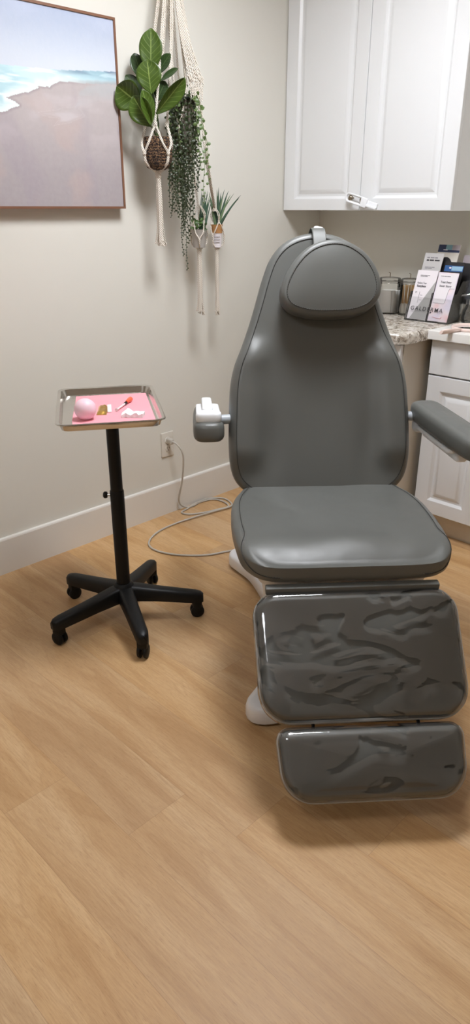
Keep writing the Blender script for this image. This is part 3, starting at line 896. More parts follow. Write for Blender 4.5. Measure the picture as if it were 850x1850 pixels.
# gauze
b = nb(); NXg = 26
gz = thing('gauze_pad', 'crumpled white gauze pad at the near right of the tray', 'gauze', (.708, -1.79, TZ + .0024), R(40))
def gfold(x, y): return .005 + .014 * abs(noise.noise(Vector((x * 34, y * 26, 4)))) + .006 * math.sin(x * 120) * .4
g0 = [[b.verts.new((-.034 + .068 * i / NXg + .004 * noise.noise(Vector((i * .3, j * .3, 1))), -.022 + .044 * j / NXg + .005 * noise.noise(Vector((i * .3, j * .3, 9))), gfold(i / NXg * .068, j / NXg * .044) + .003)) for j in range(NXg + 1)] for i in range(NXg + 1)]
g1 = [[b.verts.new((v_.co.x, v_.co.y, .0003)) for v_ in r_] for r_ in g0]
for g in (g0, g1):
    for i in range(NXg):
        for j in range(NXg): b.faces.new((g[i][j], g[i + 1][j], g[i + 1][j + 1], g[i][j + 1]))
for i in range(NXg):
    for j in (0, NXg): b.faces.new((g0[i][j], g0[i + 1][j], g1[i + 1][j], g1[i][j]))
for j in range(NXg):
    for i in (0, NXg): b.faces.new((g0[i][j], g0[i][j + 1], g1[i][j + 1], g1[i][j]))
finish('gauze_cloth', b, 'gauze', gz, 50)

# ------------------------------------------------------------------ outlet and power cord
ol = thing('wall_outlet', 'white wall outlet plate low on the left wall beside the chair', 'outlet', (0, -1.081, .35))
b = nb(); rbox(b, .0375, .060, .0003, .006, .004, .0025, mat=Matrix(((0, 0, 1, 0), (1, 0, 0, 0), (0, 1, 0, 0), (0, 0, 0, 1)))); finish('plate', b, 'outlet_plastic', ol)
for dz in (.0195, -.0195):
    b = nb(); lathe(b, [(.0165, .004), (.0165, .0075), (.0155, .0085), (0, .0085)], 24, (0, 0, dz), Matrix.Rotation(R(90), 4, 'Y')); so_ = finish('socket', b, 'outlet_plastic', ol)
    b = nb()
    for dy in (-.006, .006): box(b, (.0086, dy, dz + .003), (.0006, .002, .008))
    tube(b, [(.0082, 0, dz - .008), (.0089, 0, dz - .008)], .0028, 10)
    finish('slots', b, 'socket_dark', so_, 0)
b = nb(); tube(b, [(.006, 0, 0), (.0075, 0, 0)], .003, 10); finish('screw', b, 'nickel', ol)
pc = thing('power_cord', 'grey power cord plugged into the wall and looped on the floor', 'power cord', (0, 0, 0))
b = nb()
rbox(b, .013, .011, .009, .04, .006, .004, mat=Matrix.Translation((0, -1.081, .3695)) @ Matrix.Rotation(R(90), 4, 'Y')); finish('plug', b, 'cord_grey', pc)
pts = [(.036, -1.08, .3695), (.062, -1.073, .362), (.085, -1.06, .325), (.08, -1.05, .27), (.06, -1.045, .17), (.036, -1.05, .06), (.035, -1.01, .012), (.04, -.96, .0055),
       (.03, -.90, .0055), (.05, -.83, .0055), (.115, -.815, .0055), (.172, -.843, .0055), (.16, -.905, .0055), (.142, -.975, .0055), (.105, -1.045, .0055), (.06, -1.055, .0055), (.045, -1.0, .0055), (.032, -.94, .010),
       (.03, -.855, .010), (.075, -.785, .0055), (.15, -.80, .0055), (.186, -.845, .010), (.175, -.92, .010), (.16, -1.02, .010), (.14, -1.15, .0055), (.148, -1.262, .0055), (.185, -1.35, .0055), (.24, -1.4, .0055), (.31, -1.405, .0055), (.40, -1.365, .0055),
       (.485, -1.28, .0055), (.535, -1.17, .0055), (.62, -1.08, .0055), (.75, -1.05, .0055), (.83, -1.08, .03)]
b = nb(); tube(b, spline(pts, 10), .0042, 10); finish('cable', b, 'cord_grey', pc)

# ------------------------------------------------------------------ things on the stone counter
CZ = .92
def jar(x, y, r, h, label, name='acrylic_jar'):
    j = thing(name, label, 'jar', (x, y, CZ), 0, 'clear lidded jars on the counter')
    b = nb()
    lathe(b, [(r, .0), (r, h)], 40, cap1=False)
    finish('vessel', b, 'acrylic', j)
    b = nb(); lathe(b, [(r + .001, h + .001), (r + .003, h + .003), (r + .003, h + .012), (r - .006, h + .02), (r * .45, h + .023), (0, h + .023)], 40); lid = finish('lid', b, 'acrylic_edge', j)
    b = nb(); tube(b, [(.0, 0, h + .022), (.0, 0, h + .04), (-.008, 0, h + .042)], .0022, 8); finish('lid_knob', b, 'nickel', lid)
    b = nb(); tube(b, [((r + .0015) * math.cos(2 * math.pi * k / 40), (r + .0015) * math.sin(2 * math.pi * k / 40), h - .002) for k in range(40)], .0018, 6, True); finish('rim', b, 'acrylic_edge', j)
    return j
JA = (.555, -.145); JB = (.654, -.128)
jar(*JA, .052, .142, 'clear jar of folded white tissues partly behind the headrest')
jar(*JB, .043, .142, 'clear jar of wooden cotton swabs left of the brochure stand')
proto = None
for k in range(6):
    if proto is None:
        b = nb(); rbox(b, .034, .004, 0, .1, .003, .0015)
        for v_ in b.verts: v_.co.y += .0025 * noise.noise(Vector((v_.co.x * 40, v_.co.z * 25, 2))); v_.co.x += .002 * noise.noise(Vector((v_.co.z * 40, 5, 1)))
        o = proto = finish('folded_tissue', b, 'tissue')
    else: o = proto.copy(); COL.objects.link(o)
    o.location = (JA[0] + .002 * ((k * 3) % 4 - 1.5), JA[1] - .027 + .0105 * k, CZ + .0045); o.rotation_euler = (R(random.uniform(-1, 1)), R(random.uniform(-3, 3)), R(20 + random.uniform(-4, 4)))
    tag(o, 'folded white tissue standing in the clear jar behind the headrest', 'tissue', 'folded tissues in the jar')
proto = None
for k in range(13):
    if proto is None:
        sw = thing('cotton_swab', 'wooden cotton swab standing white tip down in its jar', 'cotton swab')
        b = nb(); tube(b, [(0, 0, .012), (0, 0, .128)], .003, 8); finish('stick', b, 'swab_wood', sw)
        b = nb(); lathe(b, [(0, 0), (.007, .003), (.0102, .012), (.0098, .026), (.005, .042), (.003, .047)], 14); finish('cotton_tip', b, 'swab_tip', sw)
        proto = sw
    else: sw = copy_tree(proto)
    a = 2.399 * k; rr = .0295 * math.sqrt((k + .3) / 13)
    sw.location = (JB[0] + rr * math.cos(a), JB[1] + rr * math.sin(a), CZ + .005)
    sw.rotation_euler = (R(random.uniform(-4, 4)), R(random.uniform(-5, 5)), 0)
    tag(sw, 'wooden cotton swab standing white tip down in its jar', 'cotton swab', 'cotton swabs in the jar')

# --- tiered brochure stand; every card is a flat sheet leaning back in its tier
LEAN = R(17)
def card_matrix(x, y, z, yaw=0, lean=LEAN):
    """local x = across, local y = up the sheet, local z = out of its face (towards -y)"""
    return Matrix.Translation((x, y, z)) @ Matrix.Rotation(yaw, 4, 'Z') @ Matrix.Rotation(R(90) - lean, 4, 'X')
_dg = None
def lettering(body, size, mt, mat, parent, name='lettering', width=None, bold=0, space=1):
    cu = bpy.data.curves.new(name, 'FONT'); cu.body = body; cu.size = size; cu.extrude = .00015; cu.offset = bold; cu.align_x = 'LEFT'; cu.space_character = space
    o = bpy.data.objects.new('tmp', cu); COL.objects.link(o)
    bpy.context.view_layer.update()
    me = bpy.data.meshes.new_from_object(o.evaluated_get(bpy.context.evaluated_depsgraph_get()))
    COL.objects.unlink(o); bpy.data.objects.remove(o); bpy.data.curves.remove(cu)
    if width:
        xs = [v_.co.x for v_ in me.vertices]; w = max(xs) - min(xs); x0 = min(xs)
        for v_ in me.vertices: v_.co.x = (v_.co.x - x0) * width / w
    me.transform(mt); me.name = name; me.materials.clear(); me.materials.append(M[mat])
    r = bpy.data.objects.new(name, me); COL.objects.link(r); r.parent = parent
    return r
def card(name, label, mt, w, h, mats, polys, cat='pamphlet', thick=.003):
    """polys: (material index, [(x, y)...]) printed areas on the face"""
    o_ = thing(name, label, cat, mt.to_translation()); inv = Matrix.Translation(-mt.to_translation())
    b = nb(); box(b, (w / 2, h / 2, -thick / 2), (w, h, thick))
    for lvl, (mi, pl) in enumerate(polys):
        f = b.faces.new([b.verts.new((x, y, .0002 * (lvl + 1))) for x, y in pl]); f.material_index = mi
    b2 = b
    bmesh.ops.transform(b2, matrix=inv @ mt, verts=b2.verts)
    me = bpy.data.meshes.new('sheet'); b2.to_mesh(me); b2.free()
    for m in mats: me.materials.append(M[m])
    s = bpy.data.objects.new('sheet', me); COL.objects.link(s); s.parent = o_
    return o_, inv @ mt
def words(parent, mt, x, y, widths, h, mat, n='text_lines'):
    b = nb()
    for i, row in enumerate(widths):
        px = x
        for wd in row:
            box(b, (px + wd / 2, y - i * h * 1.9, .0008), (wd, h, .0003)); px += wd + h * .7
    bmesh.ops.transform(b, matrix=mt, verts=b.verts)
    return finish(n, b, mat, parent, 0)
FY = -.262
FW, FH = .094, .212
zb = CZ + .006
# front tier left
m = card_matrix(.735, FY, zb)
o, lm = card('pamphlet', 'white pamphlet with a grey diagonal wedge at the left of the stand', m, FW + .006, FH, ['card_white', 'card_grey'], [(1, [(.012, .001), (.099, .001), (.099, .168)])])
lettering('Reduce Your', .012, lm @ Matrix.Translation((.012, .153, .0008)), 'ink', o, width=.046)
lettering('Restylane', .014, lm @ Matrix.Translation((.013, .139, .0008)), 'ink', o, width=.044, bold=.0003)
words(o, lm, .018, .19, [[.014, .018, .012], [.02, .014]], .0022, 'ink_soft')
words(o, lm, .012, .118, [[.008, .0], [.006]], .0022, 'ink_soft')
b = nb(); box(b, (.034, .095, .001), (.0012, .05, .0004)); box(b, (.044, .105, .001), (.012, .0012, .0004)); box(b, (.046, .084, .001), (.016, .0012, .0004))
bmesh.ops.transform(b, matrix=lm, verts=b.verts); finish('line_drawing', b, 'ink_soft', o, 0)
# front tier right
m2 = card_matrix(.84, FY, zb)
o, lm = card('pamphlet', 'blush pink and white pamphlet at the front right of the stand', m2, FW, FH - .004, ['card_blush', 'card_white'], [(1, [(.004, .078), (.06, .078), (.068, .14), (.09, .142), (.09, .203), (.004, .203)])])
lettering('Treat Every', .013, lm @ Matrix.Translation((.018, .163, .0008)), 'ink', o, width=.052, bold=.0002)
lettering('Inner Story', .013, lm @ Matrix.Translation((.018, .147, .0008)), 'ink', o, width=.056, bold=.0002)
words(o, lm, .012, .192, [[.016, .012, .016]], .0022, 'ink_soft')
b = nb(); tube(b, [(.004, .078, .001), (.058, .077, .001), (.061, .082, .001), (.066, .135, .001), (.07, .141, .001), (.09, .142, .001)], .0006, 5)
bmesh.ops.transform(b, matrix=lm, verts=b.verts); finish('outline', b, 'ink_soft', o, 0)
b = nb(); tube(b, [(.02, .018, .001), (.04, .014, .001), (.06, .013, .001), (.064, .02, .001)], .0012, 5); bmesh.ops.transform(b, matrix=lm, verts=b.verts); finish('scribble', b, 'red_ink', o, 0)
b = nb(); tube(b, [(.003, .034, .001), (.008, .036, .001), (.005, .031, .001)], .002, 6); bmesh.ops.transform(b, matrix=lm, verts=b.verts); finish('mark', b, 'ink', o, 0)
# second tier left: tall silver leaflet
m = card_matrix(.735, FY + .042, CZ + .062)
o, lm = card('leaflet', 'silver grey leaflet with dark printed lines in the left second row', m, .092, .226, ['card_silver', 'card_copper'], [(1, [(.0, .142), (.092, .146), (.092, .15), (.0, .150)])])
words(o, lm, .014, .206, [[.014, .018, .014]], .0045, 'ink_soft')
words(o, lm, .014, .195, [[.012, .02, .024]], .006, 'ink')
words(o, lm, .014, .165, [[.02, .008, .016], [.014, .02]], .0026, 'ink_soft')
# second tier right: dark leaflet with blue band
m = card_matrix(.845, FY + .04, CZ + .05)
o, lm = card('leaflet', 'black leaflet with a bright blue band behind the blush pamphlet', m, .088, .205, ['card_black', 'card_blue', 'card_sky'], [(1, [(0, .165), (.088, .165), (.088, .19), (0, .19)]), (2, [(.034, .169), (.085, .169), (.085, .187), (.034, .187)])])
words(o, lm, .022, .18, [[.01, .0]], .006, 'card_white')
# third tier left: navy header over a dark portrait oval
m = card_matrix(.775, FY + .085, CZ + .10)
ov = [(.048 + .036 * math.cos(a), .128 + .042 * math.sin(a)) for a in [2 * math.pi * k / 28 for k in range(28)]]
o, lm = card('leaflet', 'cream leaflet with navy header and dark rounded picture in the back row', m, .104, .222, ['card_cream', 'card_navy', 'card_teal', 'card_mauve', 'card_black'],
             [(1, [(0, .19), (.104, .19), (.104, .222), (0, .222)]), (2, [(.036, .2), (.066, .2), (.066, .222), (.036, .222)]), (3, [(.066, .2), (.104, .2), (.104, .222), (.066, .222)]), (4, ov)])
words(o, lm, .026, .2, [[.02]], .003, 'card_white')
# third tier right: mauve-grey leaflet with a black body
m = card_matrix(.885, FY + .12, CZ + .075)
o, lm = card('leaflet', 'mauve grey leaflet with a black lower half at the back right', m, .104, .205, ['card_mauve', 'card_black'], [(1, [(0, 0), (.104, 0), (.104, .172), (0, .172)])])
words(o, lm, .04, .187, [[.012, .02]], .004, 'card_white')
# the acrylic stand itself
bs = thing('brochure_stand', 'clear acrylic tiered brochure stand holding pamphlets on the stone counter', 'brochure stand', (.73, FY, CZ))
BM = Matrix.Translation((-.73, -FY, -CZ))
for (x, y, z, w, h, nm) in ((.732, FY - .006, CZ + .003, .103, .1, 'front_pocket'), (.837, FY - .006, CZ + .003, .10, .1, 'front_pocket'),
                            (.732, FY + .034, CZ + .045, .205, .1, 'middle_pocket'), (.772, FY + .078, CZ + .08, .22, .1, 'back_pocket')):
    b = nb(); mt = card_matrix(x, y, z)
    box(b, (w / 2, h / 2, .001), (w, h, .0016)); bmesh.ops.transform(b, matrix=BM @ mt, verts=b.verts); finish(nm, b, 'acrylic', bs, 0)
lettering('GALDERMA', .024, BM @ card_matrix(.748, FY - .006, CZ + .003) @ Matrix.Translation((0, .043, .0022)), 'ink', bs, width=.158, bold=.0001, space=1.3)
for x in (.73, .836, .941): # side walls between the tiers
    b = nb()
    q = [(FY - .012, CZ + .001), (FY + .10, CZ + .001), (FY + .14, CZ + .17), (FY + .09, CZ + .17), (FY + .052, CZ + .12), (FY + .024, CZ + .12)]
    loft(b, [[Vector((x + dx, y, z)) for y, z in q] for dx in (-.001, .001)])
    bmesh.ops.transform(b, matrix=BM, verts=b.verts); finish('side_wall', b, 'acrylic_edge', bs, 0)
b = nb(); box(b, (.107, .046, .0015), (.212, .116, .0028)); finish('foot', b, 'acrylic_edge', bs, 0)

# soap pump bottle
sb = thing('pump_bottle', 'clear glass soap bottle with a metal pump right of the brochures', 'soap bottle', (.986, -.152, CZ), R(20))
b = nb(); lathe(b, [(0, .0005), (.034, .0005), (.040, .006), (.041, .02), (.036, .05), (.027, .068), (.0245, .075), (.0245, .082)], 32); finish('bottle', b, 'glass', sb)
b = nb(); lathe(b, [(0, .004), (.033, .004), (.037, .02), (.033, .042), (0, .043)], 28); finish('soap', b, 'acrylic', sb)
b = nb(); lathe(b, [(.0265, .078), (.0265, .098), (.024, .1), (.006, .101), (.006, .118), (0, .118)], 28)
tube(b, [(.006, 0, .116), (-.012, -.0, .117), (-.045, 0, .115), (-.05, 0, .109)], .0055, 10); finish('pump', b, 'chrome', sb)

# hand mirror, handle over the counter edge
hm = thing('hand_mirror', 'round hand mirror with a pale pink rim lying on the white counter', 'hand mirror', (1.088, -.315, CZ + .0005), 0)
b = nb(); tube(b, [(.083 * math.cos(2 * math.pi * k / 48), .083 * math.sin(2 * math.pi * k / 48), .0062) for k in range(48)], .008, 10, True, .75); finish('rim', b, 'mirror_rim', hm)
b = nb(); lathe(b, [(0, .001), (.078, .001), (.079, .005), (0, .006)], 48); finish('glass', b, 'mirror_glass', hm)
b = nb(); dirv = Vector((-.18, -.98, 0)).normalized()
hp_ = [dirv * .078 + Vector((0, 0, .0062)), dirv * .1 + Vector((0, 0, .0062)), dirv * .15 + Vector((0, 0, .0065)), dirv * .19 + Vector((0, 0, .0068)), dirv * .2 + Vector((0, 0, .0068))]
tube(b, spline(hp_, 6), lambda s: .0075 + .006 * math.sin(min(1, s * 1.1) * 2.6), 12, False, .55); finish('handle', b, 'mirror_rim', hm)

# ------------------------------------------------------------------ hanging plants on the left wall
HOOK = Vector((.09, -1.055, 2.26))
hk = thing('wall_hook', 'metal wall hook carrying the macrame plant hangers near the painting', 'hook', (0, HOOK.y, HOOK.z))
b = nb(); lathe(b, [(.018, .0004), (.018, .004), (.012, .006), (0, .006)], 20, (0, 0, .0), Matrix.Rotation(R(90), 4, 'Y'))
tube(b, spline([(.004, 0, 0), (.05, 0, .0), (.085, 0, -.004), (.098, 0, .012), (.094, 0, .024)], 6), .0035, 8); finish('hook_arm', b, 'nickel', hk)

def cord(bm, pts, r=.0032, seg=7, flat=1.0, n=6): tube(bm, spline(pts, n), r, seg, False, flat)
def tassel(parent, top, length, r0, r1, strands=16, seed=0):
    rr = random.Random(seed); b = nb()
    for k in range(strands):
        a = 2 * math.pi * k / strands; q = rr.uniform(.3, 1)
        ex = Vector((math.cos(a), math.sin(a), 0))
        ln = length * rr.uniform(.94, 1.02)
        cord(b, [top + ex * r0 * .6, top + ex * r0 * q + Vector((0, 0, -ln * .35)), top + ex * (r0 * .6 + (r1 - r0 * .6) * .35) * q + Vector((0, 0, -ln * .75)), top + ex * r1 * q + Vector((0, 0, -ln))], .0028, 6, n=4)
        if True:   # frayed end
            e = top + ex * r1 * q + Vector((0, 0, -ln))
            for j in range(3):
                cord(b, [e + Vector((0, 0, .006)), e + Vector((rr.uniform(-.005, .005), rr.uniform(-.005, .005), -.004))], .0022, 5, n=2)
    tube(b, [top + Vector((0, 0, .012)), top + Vector((0, 0, -.012))], r0 * 1.05, 12)
    return finish('tassel', b, 'cotton_cord', parent, 60)
def sling(parent, c, zr, zm, zb, rr_, rm, hook, a0, nrope=4, r=.0034, knot_dz=.05, spread=1.0, flat=1.0):
    """net round a pot: ropes from the hook to knots above the rim, each splitting to the joints at the middle"""
    b = nb(); knots = []
    for k in range(nrope):
        a = a0 + 2 * math.pi * k / nrope; e = Vector((math.cos(a), math.sin(a), 0))
        kp = c + e * rr_ * .8 + Vector((0, 0, zr + knot_dz))
        cord(b, [hook + e * .006, hook.lerp(kp, .5) + e * .012 * spread, kp], r)
        cord(b, [hook + e * .006 + Vector((0, .006, 0)), hook.lerp(kp, .5) + e * .012 * spread + Vector((.003, .006, 0)), kp], r)
        tube(b, [kp + Vector((0, 0, .006)), kp + Vector((0, 0, -.008))], r * 2.2, 8)
        for s in (-1, 1):
            aj = a + s * math.pi / nrope; ej = Vector((math.cos(aj), math.sin(aj), 0)); am = a + s * math.pi / nrope * .55; emid = Vector((math.cos(am), math.sin(am), 0))
            cord(b, [kp, c + emid * (rm + .002) + Vector((0, 0, (zr + zm) / 2 + .008)), c + ej * (rm + .005) + Vector((0, 0, zm))], r * 1.25, 7, flat)
    for k in range(nrope):
        aj = a0 + math.pi / nrope * (2 * k + 1); ej = Vector((math.cos(aj), math.sin(aj), 0)); j = c + ej * (rm + .005) + Vector((0, 0, zm))
        tube(b, [j + Vector((0, 0, .007)), j + Vector((0, 0, -.007))], r * 2, 8)
        cord(b, [j, c + ej * (rm * .86 + .006) + Vector((0, 0, zm * .35 + zb * .65)), c + ej * rm * .3 + Vector((0, 0, zb - .006)), c + Vector((0, 0, zb - .014))], r * 1.5, 7, flat)
    return finish('cords', b, 'cotton_cord', parent, 60)

def leaf_bm(b, base, tip_dir, up, L, W, bend=.15, fold=.12, point=.5, nu=14, nv=8, wav=0):
    """broad leaf: base point, direction, face normal up; UV across/along"""
    d = tip_dir.normalized(); side = d.cross(up).normalized(); nrm = side.cross(d).normalized()
    uvl = b.loops.layers.uv.verify()
    g = []
    for i in range(nu + 1):
        s = i / nu
        w = W * .5 * (math.sin(math.pi * min(1, s ** .8 * .97 + .015)) ** .62) * (1 if s < .98 else .35)
        w *= (.72 + .42 * s if point < .5 else 1)
        mid = base + d * (L * s) - nrm * (bend * L * s * s)
        row_ = []
        for j in range(nv + 1):
            v_ = j / nv * 2 - 1
            row_.append((b.verts.new(mid + side * (w * v_) + nrm * (fold * w * abs(v_) + wav * W * math.sin(s * 9 + v_ * 2) * abs(v_))), (j / nv, s)))
        g.append(row_)
    for i in range(nu):
        for j in range(nv):
            q = (g[i][j], g[i][j + 1], g[i + 1][j + 1], g[i + 1][j])
            f = b.faces.new([x[0] for x in q])
            for lp, x in zip(f.loops, q): lp[uvl].uv = x[1]
def finish_leaf(name, b, mat, parent, thick=.0008):
    me = bpy.data.meshes.new(name); b.normal_update(); b.to_mesh(me); b.free(); me.materials.append(M[mat])
    for p in me.polygons: p.use_smooth = True
    o = bpy.data.objects.new(name, me); COL.objects.link(o); o.parent = parent
    sm = o.modifiers.new('thickness', 'SOLIDIFY'); sm.thickness = thick; sm.offset = 0
    return o
# viewing directions on the wall used to lay leaves out: right along the wall = +y, out of the wall = +x
YR, OUT, UP = Vector((0, 1, 0)), Vector((1, 0, 0)), Vector((0, 0, 1))

# --- basket with fiddle-leaf plant
CR, CO = Vector((SQ, SQ, 0)), Vector((SQ, -SQ, 0))      # diagonal directions: along the hanging group and out into the room
def fz_pt(origin, a, z, o=0): return Vector((origin.x, origin.y, 0)) + CR * a + CO * o + Vector((0, 0, z))
BC = Vector((.12, -1.166, 0))
fb = thing('woven_basket', 'round brown woven basket in the leftmost macrame hanger', 'basket', (BC.x, BC.y, 1.516))
b = nb()
prof = [(0, 0), (.026, 0), (.042, .008), (.053, .03), (.0575, .06), (.0565, .085), (.0525, .108), (.05, .113), (.046, .111), (.047, .1)]
lathe(b, prof, 48, cap1=False)
lathe(b, [(.046, .104), (.02, .1), (0, .1)], 24, cap0=False)
for v_ in b.verts:
    rr = math.hypot(v_.co.x, v_.co.y)
    if rr > .04:
        k_ = 1 + .04 * noise.noise(Vector((math.atan2(v_.co.y, v_.co.x) * 5, v_.co.z * 90, 0))); v_.co.x *= k_; v_.co.y *= k_
finish('shell', b, 'basket_weave', fb, 60)
FP0 = Vector((BC.x, BC.y, 1.616))
fp = thing('fiddle_leaf_plant', 'plant with large glossy green leaves growing in the woven basket', 'plant', FP0)
b = nb(); tube(b, spline([(0, 0, 0), (.004, .004, .06), (-.002, -.006, .13), (-.006, -.01, .22)], 6), .005, 8); finish('stem', b, 'stem_green', fp)
def broad_leaf(a0, z0, a1, z1, W, o0, o1, mat='fiddle_leaf', turn=0, tilt=.15, fold=.12, bend=.1):
    """leaf from base (a0, z0) to tip (a1, z1); turn twists the face round the midrib"""
    base = fz_pt(BC, a0, z0, o0) - FP0; tip = fz_pt(BC, a1, z1, o1) - FP0; d = tip - base
    n0 = CO + UP * tilt; n0 = (n0 - d.normalized() * n0.dot(d.normalized())).normalized()
    n0 = Matrix.Rotation(R(turn), 3, d.normalized()) @ n0
    b = nb(); side = d.normalized().cross(n0); L = d.length; uvl = b.loops.layers.uv.verify(); g = []; nu, nv = 20, 10
    for i in range(nu + 1):
        s_ = i / nu; w = W * .5 * math.sin(math.pi * min(1, max(.0, s_ * .985 + .008)) ** 1.22) ** .66
        if s_ > .9: w *= 1 - .25 * ((s_ - .9) / .1)
        mid = base + d * s_ - n0 * (bend * L * (s_ * s_ - .25 * s_)); row_ = []
        for j in range(nv + 1):
            v_ = j / nv * 2 - 1
            p = mid + side * (w * v_) + n0 * (fold * w * v_ * v_ * 1.2 + .012 * W * math.sin(s_ * 13 + v_ * 3) * abs(v_))
            row_.append((b.verts.new(p), (j / nv, s_)))
        g.append(row_)
    for i in range(nu):
        for j in range(nv):
            q = (g[i][j], g[i][j + 1], g[i + 1][j + 1], g[i + 1][j]); f = b.faces.new([x[0] for x in q])
            for lp, x in zip(f.loops, q): lp[uvl].uv = x[1]
    st_p = Vector((-.002, -.004, max(.02, z0 - 1.616 - .03)))
    tube(b, spline([st_p, (st_p + base) * .5 + Vector((0, 0, .006)), base, base + d * .05], 4), .0022, 6)
    return finish_leaf('leaf', b, mat, fp)
broad_leaf(-.012, 1.832, -.004, 1.974, .086, .015, .02, tilt=.3, bend=.02)                  # tall top leaf
broad_leaf(-.010, 1.764, -.019, 1.874, .093, .045, .055, tilt=.3, bend=.05)                 # centre leaf in front of it
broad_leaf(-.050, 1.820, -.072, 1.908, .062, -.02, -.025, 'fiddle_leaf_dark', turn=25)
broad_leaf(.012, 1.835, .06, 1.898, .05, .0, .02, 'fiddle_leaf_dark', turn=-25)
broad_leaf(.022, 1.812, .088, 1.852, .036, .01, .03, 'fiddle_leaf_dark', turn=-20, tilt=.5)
broad_leaf(-.055, 1.735, -.136, 1.79, .112, .03, .05, turn=-28, fold=.3, tilt=.2, bend=.08)  # wide left leaf
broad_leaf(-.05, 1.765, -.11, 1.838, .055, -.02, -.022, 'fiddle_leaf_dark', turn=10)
broad_leaf(.004, 1.702, .116, 1.818, .062, .035, .06, turn=38, fold=.6, tilt=.2, bend=-.06)  # right leaf rolled along its length
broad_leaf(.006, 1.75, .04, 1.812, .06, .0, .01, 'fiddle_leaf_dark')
broad_leaf(-.016, 1.66, -.075, 1.755, .088, .055, .075, turn=-18, fold=.35, tilt=.2, bend=.04)  # low left leaf
broad_leaf(-.014, 1.662, -.036, 1.776, .06, .06, .085, turn=34, fold=.3, tilt=.2, bend=.03)
ha = thing('macrame_hanger', 'cream macrame hanger holding the brown woven basket', 'macrame hanger', (0, 0, 0), 0, 'macrame plant hangers')
sling(ha, Vector((BC.x, BC.y, 0)), 1.629, 1.574, 1.519, .05, .059, HOOK, R(-45), 4, .0036, .043, flat=.5)
tassel(ha, Vector((BC.x, BC.y, 1.502)), .255, .0115, .025, 20, 1)

# --- trailing plant in a taupe pot
TC = Vector((.121, -1.027, 0)); TO = Vector((.13, -1.018, 0))
tp = thing('plant_pot', 'taupe plant pot hidden behind the long trailing stems', 'plant pot', (TC.x, TC.y, 1.59))
b = nb(); lathe(b, [(0, 0), (.035, 0), (.038, .006), (.043, .172), (.043, .178)], 32, cap1=False); lathe(b, [(.04, .178), (.039, .162), (0, .16)], 32, cap0=False); finish('body', b, 'pot_taupe', tp)
b = nb(); tube(b, [(.0435 * math.cos(2 * math.pi * k / 32), .0435 * math.sin(2 * math.pi * k / 32), .178) for k in range(32)], .0035, 8, True); finish('rim', b, 'pot_dark', tp)
TV0 = Vector((TC.x, TC.y, 1.755))
tv = thing('trailing_plant', 'long trailing plant with strings of small round leaves by the basket', 'plant', TV0)
def bead_leaf(b, p, d, nrm, r):
    s = d.cross(nrm).normalized(); k = 7
    ring = [b.verts.new(p + d * (r * (1 + math.cos(2 * math.pi * i / k))) + s * (r * .92 * math.sin(2 * math.pi * i / k)) + nrm * r * .12 * math.cos(4 * math.pi * i / k)) for i in range(k)]
    c1 = b.verts.new(p + d * r + nrm * r * .35); c2 = b.verts.new(p + d * r - nrm * r * .2)
    for i in range(k):
        b.faces.new((ring[i], ring[(i + 1) % k], c1)); b.faces.new((ring[(i + 1) % k], ring[i], c2))
rv = random.Random(3)
def vine(a0, a1, z_end, o, mat, lr=.0048, sway=.006, step=1.9):
    """one stem: leaves the pot at a0, hangs at a1 and ends at height z_end"""
    P0 = [fz_pt(TO, a0 * .4 - .01, 1.765, -.0) , fz_pt(TO, a0 * .9, 1.782 + rv.uniform(-.004, .006), o * .7), fz_pt(TO, a0 * .6 + a1 * .4, 1.755, o)]
    n = max(3, int((1.74 - z_end) / .06))
    for k in range(1, n + 1):
        f = k / n
        P0.append(fz_pt(TO, a0 + (a1 - a0) * (.4 + .6 * min(1, f * 1.6)) + rv.uniform(-sway, sway), 1.755 + (z_end - 1.755) * f, o + rv.uniform(-.006, .006)))
    P = spline([p - TV0 for p in P0], 7); b = nb(); tube(b, P, .001, 5)
    acc = 0; side = 1; L = sum((c - a).length for a, c in zip(P, P[1:])); run = 0
    for a, c in zip(P[3:], P[4:]):
        m_ = (c - a).length; acc += m_; run += m_; r = lr * (1.12 - .45 * run / L)
        if acc > r * step:
            acc = 0; side = -side; ang = rv.uniform(-1.0, 1.0)
            d = (CR * side * math.cos(ang) + CO * math.sin(ang) + UP * rv.uniform(-.5, .25)).normalized()
            bead_leaf(b, c, d, (CO + CR * rv.uniform(-.5, .5) + UP * rv.uniform(-.2, .5)).normalized(), r * rv.uniform(.8, 1.15))
    return finish('trailing_stem', b, mat, tv, 60)
ENDS = [(-.078, 1.44), (-.072, 1.40), (-.066, 1.375), (-.06, 1.37), (-.054, 1.36), (-.048, 1.355), (-.042, 1.345), (-.036, 1.34), (-.030, 1.31), (-.024, 1.30), (-.018, 1.27), (-.012, 1.29), (-.006, 1.25), (0, 1.31), (.006, 1.28), (.012, 1.36), (.018, 1.40),
        (.024, 1.37), (.03, 1.43), (.036, 1.46), (.042, 1.50)]
for k, (a1, ze) in enumerate(ENDS):
    for rep in range(2):
        vine(a1 * .62 - .006 + rv.uniform(-.008, .008), a1 + rv.uniform(-.004, .004), ze + rv.uniform(-.03, .03) + (.11 if rep else 0), rv.uniform(.03, .062) - (.03 if rep else 0), 'pearl_leaf', rv.uniform(.0042, .0062))
vine(-.01, -.018, 1.145, .05, 'pearl_leaf', .0042, .01)
vine(-.012, -.026, 1.20, .045, 'pearl_leaf', .004, .008)
for a0, a1, ze, lr in ((.03, .082, 1.47, .0078), (.03, .064, 1.40, .0066), (.028, .05, 1.52, .0074), (.034, .072, 1.55, .0082), (-.05, -.062, 1.64, .0072), (-.04, -.03, 1.6, .007)):
    vine(a0, a1, ze, .05, 'pearl_leaf_light', lr, .005, 2.1)
b = nb()
